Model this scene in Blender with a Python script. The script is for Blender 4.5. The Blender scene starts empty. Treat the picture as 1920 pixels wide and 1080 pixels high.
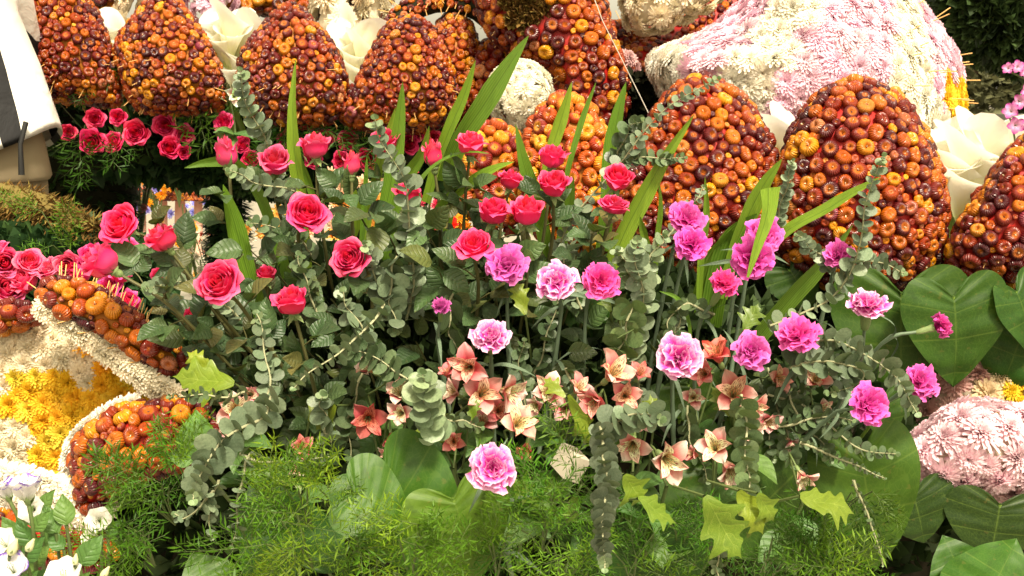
import bpy, math, random
import numpy as np
from mathutils import Vector, Matrix, noise
rnd = random.Random(7)
PI = math.pi
R_ = math.radians
# ---------------------------------------------------------------- camera, world, sun, exposure
sc = bpy.context.scene
col = sc.collection
PITCH = R_(10)
CAM = Vector((0, 0, 1.05))
FX = 2000.0
RV = Vector((1, 0, 0)); FV = Vector((0, math.cos(PITCH), -math.sin(PITCH))); UV_ = Vector((0, math.sin(PITCH), math.cos(PITCH)))
cd = bpy.data.cameras.new('camera'); cam = bpy.data.objects.new('camera', cd); col.objects.link(cam)
cam.location = CAM; cam.rotation_euler = (PI/2 - PITCH, 0, 0)
cd.sensor_width = 36; cd.lens = 36*FX/1920; cd.clip_end = 500; cd.clip_start = .02
cd.dof.use_dof = True; cd.dof.focus_distance = 1.5; cd.dof.aperture_fstop = 20
sc.camera = cam
w = bpy.data.worlds.new('World'); sc.world = w; w.use_nodes = True
nt = w.node_tree; bg = nt.nodes['Background']
sky = nt.nodes.new('ShaderNodeTexSky'); sky.sky_type = 'NISHITA'; sky.sun_disc = False
SUN_EL, SUN_AZ = R_(58), R_(160)      # azimuth measured from +Y clockwise
sky.sun_elevation = SUN_EL; sky.sun_rotation = SUN_AZ
sky.dust_density = 4; sky.air_density = 1.0
hs = nt.nodes.new('ShaderNodeHueSaturation'); hs.inputs['Saturation'].default_value = .12; hs.inputs['Value'].default_value = 1.15
mx = nt.nodes.new('ShaderNodeMix'); mx.data_type = 'RGBA'; mx.blend_type = 'MULTIPLY'; mx.inputs[0].default_value = 1
mx.inputs[7].default_value = (1.0, .89, .63, 1)
nt.links.new(sky.outputs[0], hs.inputs['Color']); nt.links.new(hs.outputs[0], mx.inputs[6]); nt.links.new(mx.outputs[2], bg.inputs[0])
bg.inputs[1].default_value = .12
sd = bpy.data.lights.new('sun', 'SUN'); sd.energy = 3.0; sd.angle = R_(10); sd.color = (1, .89, .70)
sun = bpy.data.objects.new('sun', sd); col.objects.link(sun)
sdir = Vector((math.sin(SUN_AZ)*math.cos(SUN_EL), math.cos(SUN_AZ)*math.cos(SUN_EL), math.sin(SUN_EL)))
sun.rotation_euler = sdir.to_track_quat('Z', 'Y').to_euler()
sc.view_settings.view_transform = 'Standard'; sc.view_settings.look = 'None'; sc.view_settings.gamma = 1
sc.view_settings.use_curve_mapping = False
sc.view_settings.exposure = 1.12
sc.cycles.max_bounces = 7; sc.cycles.transparent_max_bounces = 4
sc.cycles.use_denoising = True
# ---------------------------------------------------------------- helpers
def P(px, py, d): return CAM + (FV + RV*((px-960)/FX) - UV_*((py-540)/FX))*d
def S(px, d): return px*d/FX
def D(a, b, c): return (RV*a + UV_*b - FV*c).normalized()      # right, up, towards the viewer
def basis(y, z, loc=(0, 0, 0), s=1.0):
    y = y.normalized(); x = y.cross(z)
    if x.length < 1e-4: x = y.cross(Vector((.3, .5, .8)))
    x.normalize(); z = x.cross(y)
    s = (s, s, s) if not hasattr(s, '__len__') else s
    m = Matrix.Identity(4)
    for i in range(3):
        m[i][0] = x[i]*s[0]; m[i][1] = y[i]*s[1]; m[i][2] = z[i]*s[2]; m[i][3] = loc[i]
    return m
def axis(z, loc=(0, 0, 0), s=1.0, spin=0.0):
    m = basis(D(.13, .31, .2) if abs(z.z) > .9 else Vector((0, 0, 1)), z)
    z = z.normalized(); a = Vector((0, 0, 1)) if abs(z.z) < .95 else Vector((1, 0, 0))
    x = a.cross(z).normalized(); y = z.cross(x)
    x2 = x*math.cos(spin)+y*math.sin(spin); y2 = z.cross(x2)
    s = (s, s, s) if not hasattr(s, '__len__') else s
    m = Matrix.Identity(4)
    for i in range(3):
        m[i][0] = x2[i]*s[0]; m[i][1] = y2[i]*s[1]; m[i][2] = z[i]*s[2]; m[i][3] = loc[i]
    return m
def perp(v):
    a = Vector((0, 0, 1)) if abs(v.z) < .9 else Vector((1, 0, 0))
    return v.cross(a).normalized()
def rot(v, ax, ang): return Matrix.Rotation(ang, 3, ax) @ v
def ob(name, me, parent=None, m=None, color=None):
    o = bpy.data.objects.new(name, me); col.objects.link(o)
    if parent: o.parent = parent
    if m is not None: o.matrix_basis = m
    if color: o.color = (*color, 1)
    return o
def tag(o, label=None, cat=None, group=None, kind=None):
    if label: o['label'] = label
    if cat: o['category'] = cat
    if group: o['group'] = group
    if kind: o['kind'] = kind
    return o
def thing(name, label, cat, loc=(0, 0, 0), group=None):
    o = bpy.data.objects.new(name, None); o.empty_display_size = .02; col.objects.link(o)
    o.location = loc
    return tag(o, label, cat, group)
NTH = ['second', 'third', 'fourth', 'fifth', 'sixth', 'seventh', 'eighth', 'ninth', 'tenth', 'eleventh', 'twelfth', 'thirteenth', 'fourteenth', 'fifteenth']
ORD = ['leftmost']+[q+' from the left' for q in NTH]
ROD = ['rightmost']+[q+' from the right' for q in NTH]
def ordn(i, n): return ORD[i] if i < (n+1)//2 else ROD[n-1-i]
class MB:
    def __init__(s): s.v = []; s.f = []; s.uv = []; s.m = []
    def grid(s, pts, mi=0, uvf=None):           # pts[i][j]
        n, k = len(pts), len(pts[0]); b = len(s.v)
        for i in range(n):
            for j in range(k):
                s.v.append(tuple(pts[i][j])); s.uv.append(uvf(i, j) if uvf else (j/(k-1), i/(n-1)))
        for i in range(n-1):
            for j in range(k-1):
                a = b+i*k+j; s.f.append((a, a+1, a+k+1, a+k)); s.m.append(mi)
    def tube(s, pts, rad, seg=6, mi=0):
        rows = []; n = len(pts); t0 = None; p = None
        for i, q in enumerate(pts):
            t = (pts[min(i+1, n-1)]-pts[max(i-1, 0)]).normalized()
            p = perp(t) if p is None else (p-t*p.dot(t)).normalized()
            b2 = t.cross(p); r = rad[i] if hasattr(rad, '__len__') else rad
            rows.append([q+(p*math.cos(2*PI*j/seg)+b2*math.sin(2*PI*j/seg))*r for j in range(seg+1)])
        s.grid(rows, mi)
    def box(s, lo, hi, mi=0):
        b = len(s.v); x0, y0, z0 = lo; x1, y1, z1 = hi
        for x, y, z in ((x0,y0,z0),(x1,y0,z0),(x1,y1,z0),(x0,y1,z0),(x0,y0,z1),(x1,y0,z1),(x1,y1,z1),(x0,y1,z1)):
            s.v.append((x, y, z)); s.uv.append((0, 0))
        for f in ((0,3,2,1),(4,5,6,7),(0,1,5,4),(1,2,6,5),(2,3,7,6),(3,0,4,7)):
            s.f.append(tuple(b+q for q in f)); s.m.append(mi)
    def quad(s, a, b, c, d, mi=0):
        n = len(s.v)
        for q, u in ((a, (0, 0)), (b, (1, 0)), (c, (1, 1)), (d, (0, 1))): s.v.append(tuple(q)); s.uv.append(u)
        s.f.append((n, n+1, n+2, n+3)); s.m.append(mi)
    def tri(s, a, b, c, mi=0):
        n = len(s.v)
        for q, u in ((a, (0, 0)), (b, (1, 0)), (c, (.5, 1))): s.v.append(tuple(q)); s.uv.append(u)
        s.f.append((n, n+1, n+2)); s.m.append(mi)
    def add(s, o, mtx, mi=None):
        b = len(s.v)
        for q in o.v: s.v.append(tuple(mtx @ Vector(q)))
        s.uv += o.uv
        s.f += [tuple(b+i for i in f) for f in o.f]; s.m += (o.m if mi is None else [mi]*len(o.m))
    def mesh(s, name, mats, smooth=True):
        me = bpy.data.meshes.new(name); me.from_pydata(s.v, [], s.f)
        if not hasattr(mats, '__len__'): mats = [mats]
        for m in mats: me.materials.append(m)
        me.polygons.foreach_set('material_index', s.m)
        if smooth: me.polygons.foreach_set('use_smooth', [True]*len(s.f))
        ul = me.uv_layers.new(name='UVMap'); uv = np.array(s.uv, dtype=np.float32)
        li = np.empty(len(me.loops), dtype=np.int32); me.loops.foreach_get('vertex_index', li)
        ul.data.foreach_set('uv', uv[li].ravel()); me.update()
        return me
def catm(pts, n):
    pts = [Vector(p) for p in pts]
    if len(pts) == 2: return [pts[0].lerp(pts[1], i/(n-1)) for i in range(n)]
    q = [pts[0]*2-pts[1]]+pts+[pts[-1]*2-pts[-2]]; out = []; m = len(pts)-1
    for i in range(n):
        t = i/(n-1)*m; k = min(int(t), m-1); u = t-k
        a, b, c, d = q[k:k+4]
        out.append(.5*((2*b)+(c-a)*u+(2*a-5*b+4*c-d)*u*u+(3*b-a-3*c+d)*u**3))
    return out
def sm(a, b, x):
    x = max(0, min(1, (x-a)/(b-a))); return x*x*(3-2*x)
# ---------------------------------------------------------------- materials
class NT:
    def __init__(s, name):
        s.mat = bpy.data.materials.new(name); s.mat.use_nodes = True; s.t = s.mat.node_tree; s.b = s.t.nodes['Principled BSDF']
        s.out = s.t.nodes['Material Output']
    def n(s, ty, **kw):
        x = s.t.nodes.new('ShaderNode'+ty)
        for k, v in kw.items(): setattr(x, k, v)
        return x
    def l(s, a, b): s.t.links.new(a, b)
    def val(s, v, inp):
        if isinstance(v, (int, float)): inp.default_value = v
        elif isinstance(v, tuple): inp.default_value = (*v, 1) if len(v) == 3 else v
        else: s.l(v, inp)
    def math(s, op, a, b=0.0, c=0.0):
        x = s.n('Math', operation=op); s.val(a, x.inputs[0]); s.val(b, x.inputs[1]); s.val(c, x.inputs[2]); return x.outputs[0]
    def ramp(s, fac, stops, interp='LINEAR'):
        x = s.n('ValToRGB'); r = x.color_ramp; r.interpolation = interp
        while len(r.elements) < len(stops): r.elements.new(.5)
        for e, (p, c) in zip(r.elements, stops): e.position = p; e.color = (*c, 1)
        s.val(fac, x.inputs[0]); return x.outputs[0]
    def mix(s, fac, a, b, mode='MIX'):
        x = s.n('Mix', data_type='RGBA', blend_type=mode); s.val(fac, x.inputs[0]); s.val(a, x.inputs[6]); s.val(b, x.inputs[7]); return x.outputs[2]
    def uv(s):
        x = s.n('UVMap'); y = s.n('SeparateXYZ'); s.l(x.outputs[0], y.inputs[0]); return y.outputs[0], y.outputs[1], x.outputs[0]
    def obj(s):
        return s.n('TexCoord').outputs['Object']
    def info(s): return s.n('ObjectInfo')
    def noise(s, scale, vec=None, detail=3, dist=0, rough=.5):
        x = s.n('TexNoise'); x.inputs['Scale'].default_value = scale; x.inputs['Detail'].default_value = detail; x.inputs['Distortion'].default_value = dist
        x.inputs['Roughness'].default_value = rough
        s.l(vec if vec is not None else s.obj(), x.inputs['Vector']); return x.outputs[0]
    def vmul(s, v, sc_):
        x = s.n('VectorMath', operation='MULTIPLY'); s.l(v, x.inputs[0]); x.inputs[1].default_value = sc_; return x.outputs[0]
    def bump(s, h, st=.3, dist=.002):
        x = s.n('Bump'); x.inputs['Strength'].default_value = st; x.inputs['Distance'].default_value = dist; s.l(h, x.inputs['Height']); s.l(x.outputs[0], s.b.inputs['Normal']); return x
    def done(s, color, rough=.5, spec=.5, transl=0.0, tcol=None, coat=0):
        s.val(color, s.b.inputs['Base Color']); s.val(rough, s.b.inputs['Roughness']); s.b.inputs['Specular IOR Level'].default_value = spec
        if coat: s.b.inputs['Coat Weight'].default_value = coat; s.b.inputs['Coat Roughness'].default_value = .25
        if transl:
            tr = s.n('BsdfTranslucent'); s.val(tcol if tcol is not None else color, tr.inputs[0]); m = s.n('MixShader'); m.inputs[0].default_value = transl
            s.l(s.b.outputs[0], m.inputs[1]); s.l(tr.outputs[0], m.inputs[2]); s.l(m.outputs[0], s.out.inputs[0])
        return s.mat
def hsvar(t, colr, rv, amt_v=.5, amt_h=.03):
    h = t.n('HueSaturation'); t.val(colr, h.inputs['Color'])
    t.val(t.math('MULTIPLY_ADD', rv, amt_v, 1-amt_v/2), h.inputs['Value'])
    t.val(t.math('MULTIPLY_ADD', rv, -amt_h, .5+amt_h/2), h.inputs['Hue']); return h.outputs[0]
def plain(name, c, rough=.6, spec=.4, nz=0, nscale=30, transl=0):
    t = NT(name)
    cc = c
    if nz:
        n = t.noise(nscale); cc = t.mix(t.math('MULTIPLY', n, nz), c, tuple(q*.35 for q in c)); t.bump(n, .4, .003)
    return t.done(cc, rough, spec, transl)
def m_petal(name, stops, rough=.5, transl=.25, fine=.25, edge=None, spec=.3):
    t = NT(name); u, v, uv = t.uv(); i = t.info()
    n = t.noise(5, t.vmul(uv, (6, 1, 1)), 4)
    fac = t.math('ADD', v, t.math('MULTIPLY_ADD', n, .3, -.15))
    c = t.ramp(fac, stops); c = t.mix(1, c, i.outputs['Color'], 'MULTIPLY')
    c = hsvar(t, c, i.outputs['Random'], .22, .015)
    c = t.mix(t.math('MULTIPLY', t.noise(14, t.vmul(uv, (8, 1.2, 1)), 3), fine), c, tuple(.35*q for q in stops[-1][1]), 'MIX')
    if edge:
        ef = t.n('Math', operation='GREATER_THAN'); 
        e2 = t.math('SMOOTH_MIN', 1, t.math('MAXIMUM', 0, t.math('MULTIPLY', t.math('SUBTRACT', t.math('ADD', v, t.math('MULTIPLY_ADD', n, .22, -.11)), edge[0]), edge[2])), .1)
        c = t.mix(e2, c, edge[1])
    t.bump(t.noise(7, t.vmul(uv, (9, 1.5, 1)), 4), .35, .002)
    return t.done(c, rough, spec, transl)
M = {}
M['rose'] = m_petal('rose_petal', [(0, (.80, .26, .30)), (.25, (.82, .045, .17)), (.75, (.84, .012, .12)), (1, (.93, .10, .28))], .38, .3, .12, spec=.45)
M['rose_core'] = m_petal('rose_inner_petal', [(0, (.5, .01, .03)), (.7, (.80, .010, .055)), (1, (.9, .04, .12))], .4, .3, .12)
M['carn'] = m_petal('carnation_petal', [(0, (.5, .008, .2)), (.6, (.70, .025, .36)), (1, (.86, .16, .58))], .5, .28, .22, edge=(.97, (.95, .60, .82), 5.0))
M['carn_pale'] = m_petal('carnation_pale_petal', [(0, (.70, .12, .42)), (.4, (.72, .025, .38)), (.75, (.78, .06, .46)), (1, (.92, .5, .78))], .5, .28, .18, edge=(.90, (.96, .72, .88), 4.5))
M['als'] = m_petal('alstroemeria_petal', [(0, (.62, .30, .16)), (.25, (.76, .30, .24)), (.5, (.74, .07, .10)), (.75, (.82, .26, .27)), (1, (.86, .46, .46))], .45, .25, .3)
def m_als_in():
    t = NT('alstroemeria_streaked_petal'); u, v, uv = t.uv(); i = t.info()
    c = t.ramp(v, [(0, (.72, .25, .14)), (.35, (.80, .34, .16)), (.65, (.86, .56, .42)), (1, (.82, .22, .24))])
    n = t.noise(3.2, t.vmul(uv, (9, 2.2, 1)), 2, .3)
    st = t.ramp(n, [(.53, (0, 0, 0)), (.58, (1, 1, 1))]); x = t.n('SeparateColor'); t.l(st, x.inputs[0])
    c = t.mix(t.math('MULTIPLY', x.outputs[0], t.math('LESS_THAN', v, .88)), c, (.22, .01, .015))
    c = t.mix(1, c, i.outputs['Color'], 'MULTIPLY')
    return t.done(c, .5, .3, .2)
M['als_in'] = m_als_in()
M['chry'] = m_petal('chrysanthemum_petal', [(0, (.80, .72, .62)), (.3, (.90, .88, .84)), (1, (.92, .90, .88))], .6, .35, .0)
M['calla'] = m_petal('calla_spathe', [(0, (.36, .50, .06)), (.3, (.84, .84, .44)), (.65, (.94, .92, .74)), (1, (.96, .95, .88))], .45, .5, .03)
M['lis'] = m_petal('lisianthus_petal', [(0, (.65, .72, .45)), (.3, (.86, .84, .84)), (1, (.88, .85, .88))], .5, .3, .05, edge=(.86, (.16, .06, .50), 9.0))
M['orchid'] = m_petal('orchid_petal', [(0, (.8, .6, .7)), (.35, (.8, .4, .65)), (1, (.42, .015, .28))], .5, .2, .1)
def m_leaf(name, c, c2, nveins=7, vein=(.2, .3, .1), rough=.4, transl=.2, dv=.5, spots=.0, veinamt=.4, parallel=False, spec=.45, coat=0):
    t = NT(name); u, v, uv = t.uv(); i = t.info()
    n = t.noise(3, None, 4); n2 = t.noise(2.5, t.vmul(uv, (2, 3, 1)), 4)
    col_ = t.mix(n2, c, c2); col_ = hsvar(t, col_, i.outputs['Random'], dv, .04); col_ = t.mix(1, col_, i.outputs['Color'], 'MULTIPLY')
    au = t.math('ABSOLUTE', t.math('SUBTRACT', u, .5))
    if parallel:
        k = t.math('SINE', t.math('MULTIPLY', u, 60)); ln = t.math('MULTIPLY_ADD', k, .5, .5); h = k
        col_ = t.mix(t.math('MULTIPLY', ln, veinamt*.5), col_, vein)
        col_ = t.mix(t.math('MULTIPLY', t.math('LESS_THAN', au, .035), .5), col_, tuple(q*.5 for q in c))
        t.bump(h, .3, .001)
    else:
        fr = t.math('FRACT', t.math('MULTIPLY', v, nveins)) if name == 'heart_leaf' else t.math('FRACT', t.math('SUBTRACT', t.math('MULTIPLY', v, nveins), t.math('MULTIPLY', au, 3.0)))
        tri = t.math('ABSOLUTE', t.math('SUBTRACT', fr, .5))
        lv = t.math('MAXIMUM', t.math('MULTIPLY', t.math('SUBTRACT', .035, tri), 28), t.math('MULTIPLY', t.math('SUBTRACT', .014, au), 70))
        lv = t.math('MINIMUM', t.math('MAXIMUM', lv, 0), 1)
        col_ = t.mix(t.math('MULTIPLY', lv, veinamt), col_, vein)
        hh = t.math('ADD', t.math('MINIMUM', t.math('MULTIPLY', tri, 4), 1), t.math('MULTIPLY', t.noise(9, None, 4), .35))
        t.bump(hh, .18 if name == 'lobed_leaf' else .10 if 'euc' in name else .40, .002)
    n3 = t.n('TexVoronoi'); n3.feature = 'DISTANCE_TO_EDGE'; n3.inputs['Scale'].default_value = 26; t.l(t.vmul(uv, (1, 1.4, 1)), n3.inputs['Vector'])
    if not parallel: col_ = t.mix(t.math('MULTIPLY', t.math('LESS_THAN', n3.outputs['Distance'], .05), .16), col_, vein)
    blot = t.noise(1.7, t.vmul(uv, (3, 4, 1)), 5, 1); col_ = t.mix(t.math('MULTIPLY', t.math('MAXIMUM', t.math('SUBTRACT', blot, .52), 0), 2.2), col_, tuple(q*.45 for q in c))
    if spots:
        s2 = t.noise(11, None, 2); col_ = t.mix(t.math('MULTIPLY', t.math('GREATER_THAN', s2, .68), spots), col_, (.22, .13, .04))
    return t.done(col_, t.math('MULTIPLY_ADD', n, .25, rough-.1), spec, transl, tcol=t.mix(.5, col_, (.20, .32, .02)), coat=coat)
M['rleaf'] = m_leaf('rose_leaf', (.024, .052, .013), (.062, .105, .038), 7, (.16, .23, .12), .42, .12, .8, .25, .35)
M['heart'] = m_leaf('heart_leaf', (.014, .050, .004), (.034, .088, .007), 5, (.13, .20, .03), .46, .15, .45, .15, .4, spec=.3)
M['blade'] = m_leaf('blade_leaf', (.09, .20, .010), (.17, .30, .018), 1, (.30, .44, .08), .4, .25, .45, 0, .5, True)
M['lobed'] = m_leaf('lobed_leaf', (.11, .20, .010), (.21, .28, .02), 6, (.42, .50, .10), .4, .25, .4, .1, .35)
M['soft'] = m_leaf('soft_leaf', (.06, .14, .03), (.10, .2, .045), 5, (.16, .26, .08), .45, .2, .5, 0, .3)
M['euc'] = m_leaf('eucalyptus_leaf', (.08, .125, .068), (.20, .255, .16), 5, (.36, .42, .30), .45, .12, .5, .25, .12, spec=.6)
M['eucg'] = m_leaf('green_eucalyptus_leaf', (.045, .08, .034), (.115, .165, .08), 5, (.28, .36, .2), .4, .12, .5, .3, .12, spec=.6)
M['needle'] = plain('fern_needle', (.12, .26, .035), .5, .3, transl=.3)
t = NT('fern_needle'); i = t.info(); c = hsvar(t, t.mix(t.noise(5), (.035, .11, .006), (.17, .28, .018)), i.outputs['Random'], .5, .05); c = t.mix(1, c, i.outputs['Color'], 'MULTIPLY'); M['needle'] = t.done(c, .5, .3, .35)
M['stem'] = plain('green_stem', (.12, .17, .05), .5, .4, .6, 60)
M['rstem'] = plain('rose_stem', (.13, .13, .045), .5, .4, .8, 40)
M['estem'] = plain('eucalyptus_stem', (.34, .34, .2), .6, .3, .4, 60)
M['cstem'] = plain('carnation_stem', (.13, .19, .12), .55, .3, .5, 60)
M['calyx'] = plain('calyx', (.20, .28, .10), .5, .4, .3, 60)
M['soil'] = plain('soil', (.03, .025, .014), .9, .2, .6, 25)
M['foam'] = plain('foam_block', (.55, .50, .40), .8, .2, .2, 40)
M['red'] = plain('red_paint', (.42, .008, .004), .55, .4, .35, 40)
M['ochre'] = plain('ochre_paint', (.42, .13, .006), .6, .3, .5, 40)
M['yellow'] = plain('yellow_paint', (.8, .42, .01), .6, .3, .2, 40)
M['dark'] = plain('dark_moss', (.02, .022, .010), .9, .15, .6, 30)
M['moss'] = plain('dry_moss', (.20, .15, .045), .9, .1, .8, 60)
M['pick'] = plain('toothpick', (.72, .42, .15), .6, .3)
M['picklight'] = plain('toothpick_end', (.85, .66, .42), .6, .3)
M['wire'] = plain('fishing_line', (.6, .56, .5), .3, .6)
M['creamc'] = plain('cream_core', (.62, .55, .42), .8, .2)
M['bud'] = plain('flower_bud', (.70, .72, .42), .5, .3, .3, 50, .2)
def m_straw(name, stops, cen=(.58, .15, .004)):
    t = NT(name); i = t.info(); o = t.obj(); s = t.n('SeparateXYZ'); t.l(o, s.inputs[0])
    x, y = s.outputs[0], s.outputs[1]
    r = t.math('SQRT', t.math('ADD', t.math('MULTIPLY', x, x), t.math('MULTIPLY', y, y)))
    base = t.ramp(i.outputs['Random'], stops)
    sep = t.n('Math', operation='FRACT'); t.l(t.math('MULTIPLY', i.outputs['Random'], 37.7), sep.inputs[0]); r2 = sep.outputs[0]
    k = t.math('SUBTRACT', t.math('MULTIPLY_ADD', r2, .45, .30), r); k = t.math('MINIMUM', t.math('MAXIMUM', t.math('MULTIPLY', k, 3.5), 0), 1)
    c = t.mix(t.math('MULTIPLY', k, .70), base, cen)
    a = t.math('ARCTAN2', y, x); wv = t.math('SINE', t.math('ADD', t.math('MULTIPLY', a, 22), t.math('MULTIPLY', t.noise(2, o, 2), 6)))
    lines = t.math('MULTIPLY', t.math('MAXIMUM', wv, 0), .42)
    c = t.mix(lines, c, t.mix(.25, (.10, .006, .004), c))
    hole = t.math('MINIMUM', t.math('MAXIMUM', t.math('MULTIPLY', t.math('SUBTRACT', t.math('MULTIPLY', r2, .2), r), 12), 0), 1)
    c = t.mix(hole, c, (.10, .03, .01)); c = t.mix(1, c, i.outputs['Color'], 'MULTIPLY')
    t.bump(wv, .35, .05)
    return t.done(c, t.math('MULTIPLY_ADD', r2, .2, .24), .5, 0)
SST = [(0, (.04, .003, .008)), (.22, (.09, .005, .006)), (.42, (.18, .013, .003)), (.62, (.31, .045, .002)), (.80, (.47, .115, .002)), (.93, (.68, .28, .005)), (.975, (.20, .015, .05)), (1, (.50, .19, .07))]
M['straw'] = m_straw('strawflower', SST)
SST2 = [(0, (.16, .01, .01)), (.3, (.34, .035, .008)), (.6, (.50, .10, .008)), (.85, (.66, .20, .008)), (1, (.78, .36, .02))]
M['straw_y'] = m_straw('bright_strawflower', SST2, (.75, .32, .01))
# ---------------------------------------------------------------- flower meshes
def straw_mesh(seed, pin):
    r = random.Random(seed); nr = r.choice([13, 15, 17]); seg = nr*2
    prof = [(1.0, -.35), (1.08, .05), (.98, .42), (.74, .66), (.45, .66), (.28, .50), (.12, .36 if seed % 3 else .55), (0.0, .34 if seed % 3 else .58)]
    rows = []
    for k, (a, z) in enumerate(prof):
        row = []
        for j in range(seg):
            th = 2*PI*j/seg; rib = (1 if j % 2 else -1)*(.017 if 0 < k < 6 else 0)
            q = a*(1+rib+.05*math.sin(th*2+seed)); row.append(Vector((q*math.cos(th), q*math.sin(th), z+rib*.5+.05*math.sin(th*3+seed*2))))
        row.append(row[0].copy()); rows.append(row)
    b = MB(); b.grid(rows)
    if pin:
        d = Vector((r.uniform(-.3, .3), r.uniform(-.3, .3), 1)).normalized()
        b.tube([Vector((0, 0, .3)), Vector((0, 0, .3))+d*.45*(pin if pin < 2 else 1.0)], .075, 5, 1); b.tri(Vector((.07, 0, .3))+d*.45, Vector((-.05, .05, .3))+d*.45, Vector((-.05, -.05, .3))+d*.45, 1)
    return b
STR = {}
for key in ('straw', 'straw_y'):
    STR[key] = [straw_mesh(s, p).mesh('strawflower', [M[key], M['picklight']]) for s, p in ((1, 0), (2, 1), (3, 0), (4, 1), (5, 0), (6, 1.0))]
def rose_petal(A, h, rm, rt, curl, seed, nu=9, nv=8):
    r = random.Random(seed); ph = r.uniform(0, 6); pts = []; tilt = r.uniform(-.05, .05)
    for i in range(nv):
        v = i/(nv-1); row = []
        for j in range(nu):
            u = -1+2*j/(nu-1)
            wv = .50+.5*math.sin(PI*min(v*1.15, 1)/2)
            if v > .8: wv *= 1-.35*((v-.8)/.2)**2
            ang = A*u*wv
            s = sm(.35, 1, v); rad = rm*math.sin(min(1, v/.42)*PI/2)*(1-s)+rt*s
            rad *= 1+.05*u+.03*math.sin(3*u+ph)*v
            tip = .055*math.exp(-(u*4)**2)*v**6
            z = h*(v*(1-.16*abs(u)**2.5*v)+tip)+tilt*u
            if v > .72:
                k = ((v-.72)/.28)**2; rad += curl*k*(1+.3*math.sin(5*u+ph)); z -= curl*.75*k**1.4
                z += .035*math.sin(7*u+ph)*k+.03*math.sin(13*u+ph*3)*k
            row.append(Vector((rad*math.cos(ang), rad*math.sin(ang), z)))
        pts.append(row)
    b = MB(); b.grid(pts); return b
def ringpetals(layers, seed):
    out = []; r = random.Random(seed); off = 0
    for (n, A, h, rm, rt, curl) in layers:
        off += 2.4
        for k in range(n):
            out.append((rose_petal(A*r.uniform(.92, 1.1), h*r.uniform(.95, 1.04), rm*r.uniform(.95, 1.05), rt*r.uniform(.94, 1.07), curl*r.uniform(.6, 1.4), r.random()), off+2*PI*k/n+r.uniform(-.12, .12)))
    return out
ROSE_L = {
 'open': [(3, 1.5, 1.12, .13, .10, .0), (3, 1.35, 1.17, .24, .20, .02), (4, 1.15, 1.20, .37, .33, .03), (5, 1.0, 1.19, .52, .50, .05), (5, .95, 1.15, .66, .68, .09), (4, 1.0, 1.08, .78, .86, .14), (3, 1.0, .92, .82, 1.0, .20)],
 'half': [(3, 1.5, 1.42, .13, .08, .0), (3, 1.35, 1.46, .24, .18, .02), (4, 1.15, 1.46, .38, .33, .04), (4, 1.05, 1.40, .54, .50, .08), (4, 1.05, 1.36, .64, .64, .13), (3, 1.0, 1.26, .70, .76, .20)],
 'bud': [(3, 1.4, 1.62, .20, .04, .0), (3, 1.4, 1.58, .34, .12, .01), (4, 1.2, 1.50, .46, .26, .05), (3, 1.1, 1.36, .52, .44, .12)],
}
ROSES = {}
for kind, lay in ROSE_L.items():
    for var in range(5):
        pl = ringpetals(lay, hash((len(kind), var)) % 1000+var*17)
        core = MB(); nc = 3
        for b, a in pl[:nc]: core.add(b, Matrix.Rotation(a, 4, 'Z'))
        core.mesh_ = core.mesh('bloom', M['rose_core'])
        ROSES[kind, var] = (core.mesh_, [(b.mesh('petal', M['rose_core'] if q < 4 else M['rose']), a) for q, (b, a) in enumerate(pl[nc:])])
def sepal_mesh(drop):
    b = MB(); rows = []
    for i in range(6):
        v = i/5; w = .17*math.sin(PI*min(1, v*.8+.2))*(1-v)**.4+.01; th = v*drop
        y = .15+.75*v*math.cos(th*.6); z = .02+.35*math.sin(v*2.0)*(1-drop*.9)
        rows.append([Vector((x*w, .12+.55*v if drop > .5 else .15+.38*math.sin(v*1.5), (-.35*v if drop > .5 else .02+.75*v)+(abs(x)*.03))) for x in (-1, 0, 1)])
    b.grid(rows); return b
SEP = [sepal_mesh(0).mesh('sepal', M['calyx']), sepal_mesh(1).mesh('sepal', M['calyx'])]
b = MB(); b.grid([[Vector((r*math.cos(a*PI/5), r*math.sin(a*PI/5), z)) for a in range(11)] for r, z in ((.04, -.38), (.13, -.30), (.20, -.16), (.19, -.02), (.3, .06), (.2, .1))]); HIP = b.mesh('calyx', M['calyx'])
def leaf_mesh(kind, seed, mat):
    r = random.Random(seed); b = MB(); rows = []; nv, nu = (11, 7)
    for i in range(nv):
        v = i/(nv-1); row = []
        if kind == 'rose': w = .36*math.sin(PI*v**.85)**.8*(1-.25*v)*(1+.05*(i % 2)) if 0 < v < 1 else .005
        elif kind == 'euc': w = .50*math.sqrt(max(0, 1-(2*v-1)**2)) if v > 0 else .04
        elif kind == 'soft': w = .30*math.sin(PI*v**.75)**.9 if 0 < v < 1 else .01
        elif kind == 'strap': w = .055*math.sin(PI*(v*.9+.1)) + .004
        for j in range(nu):
            u = -1+2*j/(nu-1)
            fold = {'rose': .22, 'euc': -.10, 'soft': .2, 'strap': .5}[kind]
            bend = {'rose': -.22, 'euc': .10, 'soft': -.25, 'strap': -.9}[kind]*r.uniform(.97, 1.03)
            z = fold*abs(u)*w+bend*v*v+(.025*math.sin(6*v+3*u+seed)*(.5 if kind == 'euc' else 1) if kind != 'strap' else 0)
            row.append(Vector((u*w, v*(.95 if kind != 'strap' else 1-.35*v), z)))
        rows.append(row)
    b.grid(rows); return b.mesh('leaf', mat)
LEAF = [leaf_mesh('rose', s, M['rleaf']) for s in range(4)]
EUC = [leaf_mesh('euc', s, M['euc']) for s in range(3)]
EUCG = [leaf_mesh('euc', s, M['eucg']) for s in range(3)]
SOFT = [leaf_mesh('soft', s, M['soft']) for s in range(3)]
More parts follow.
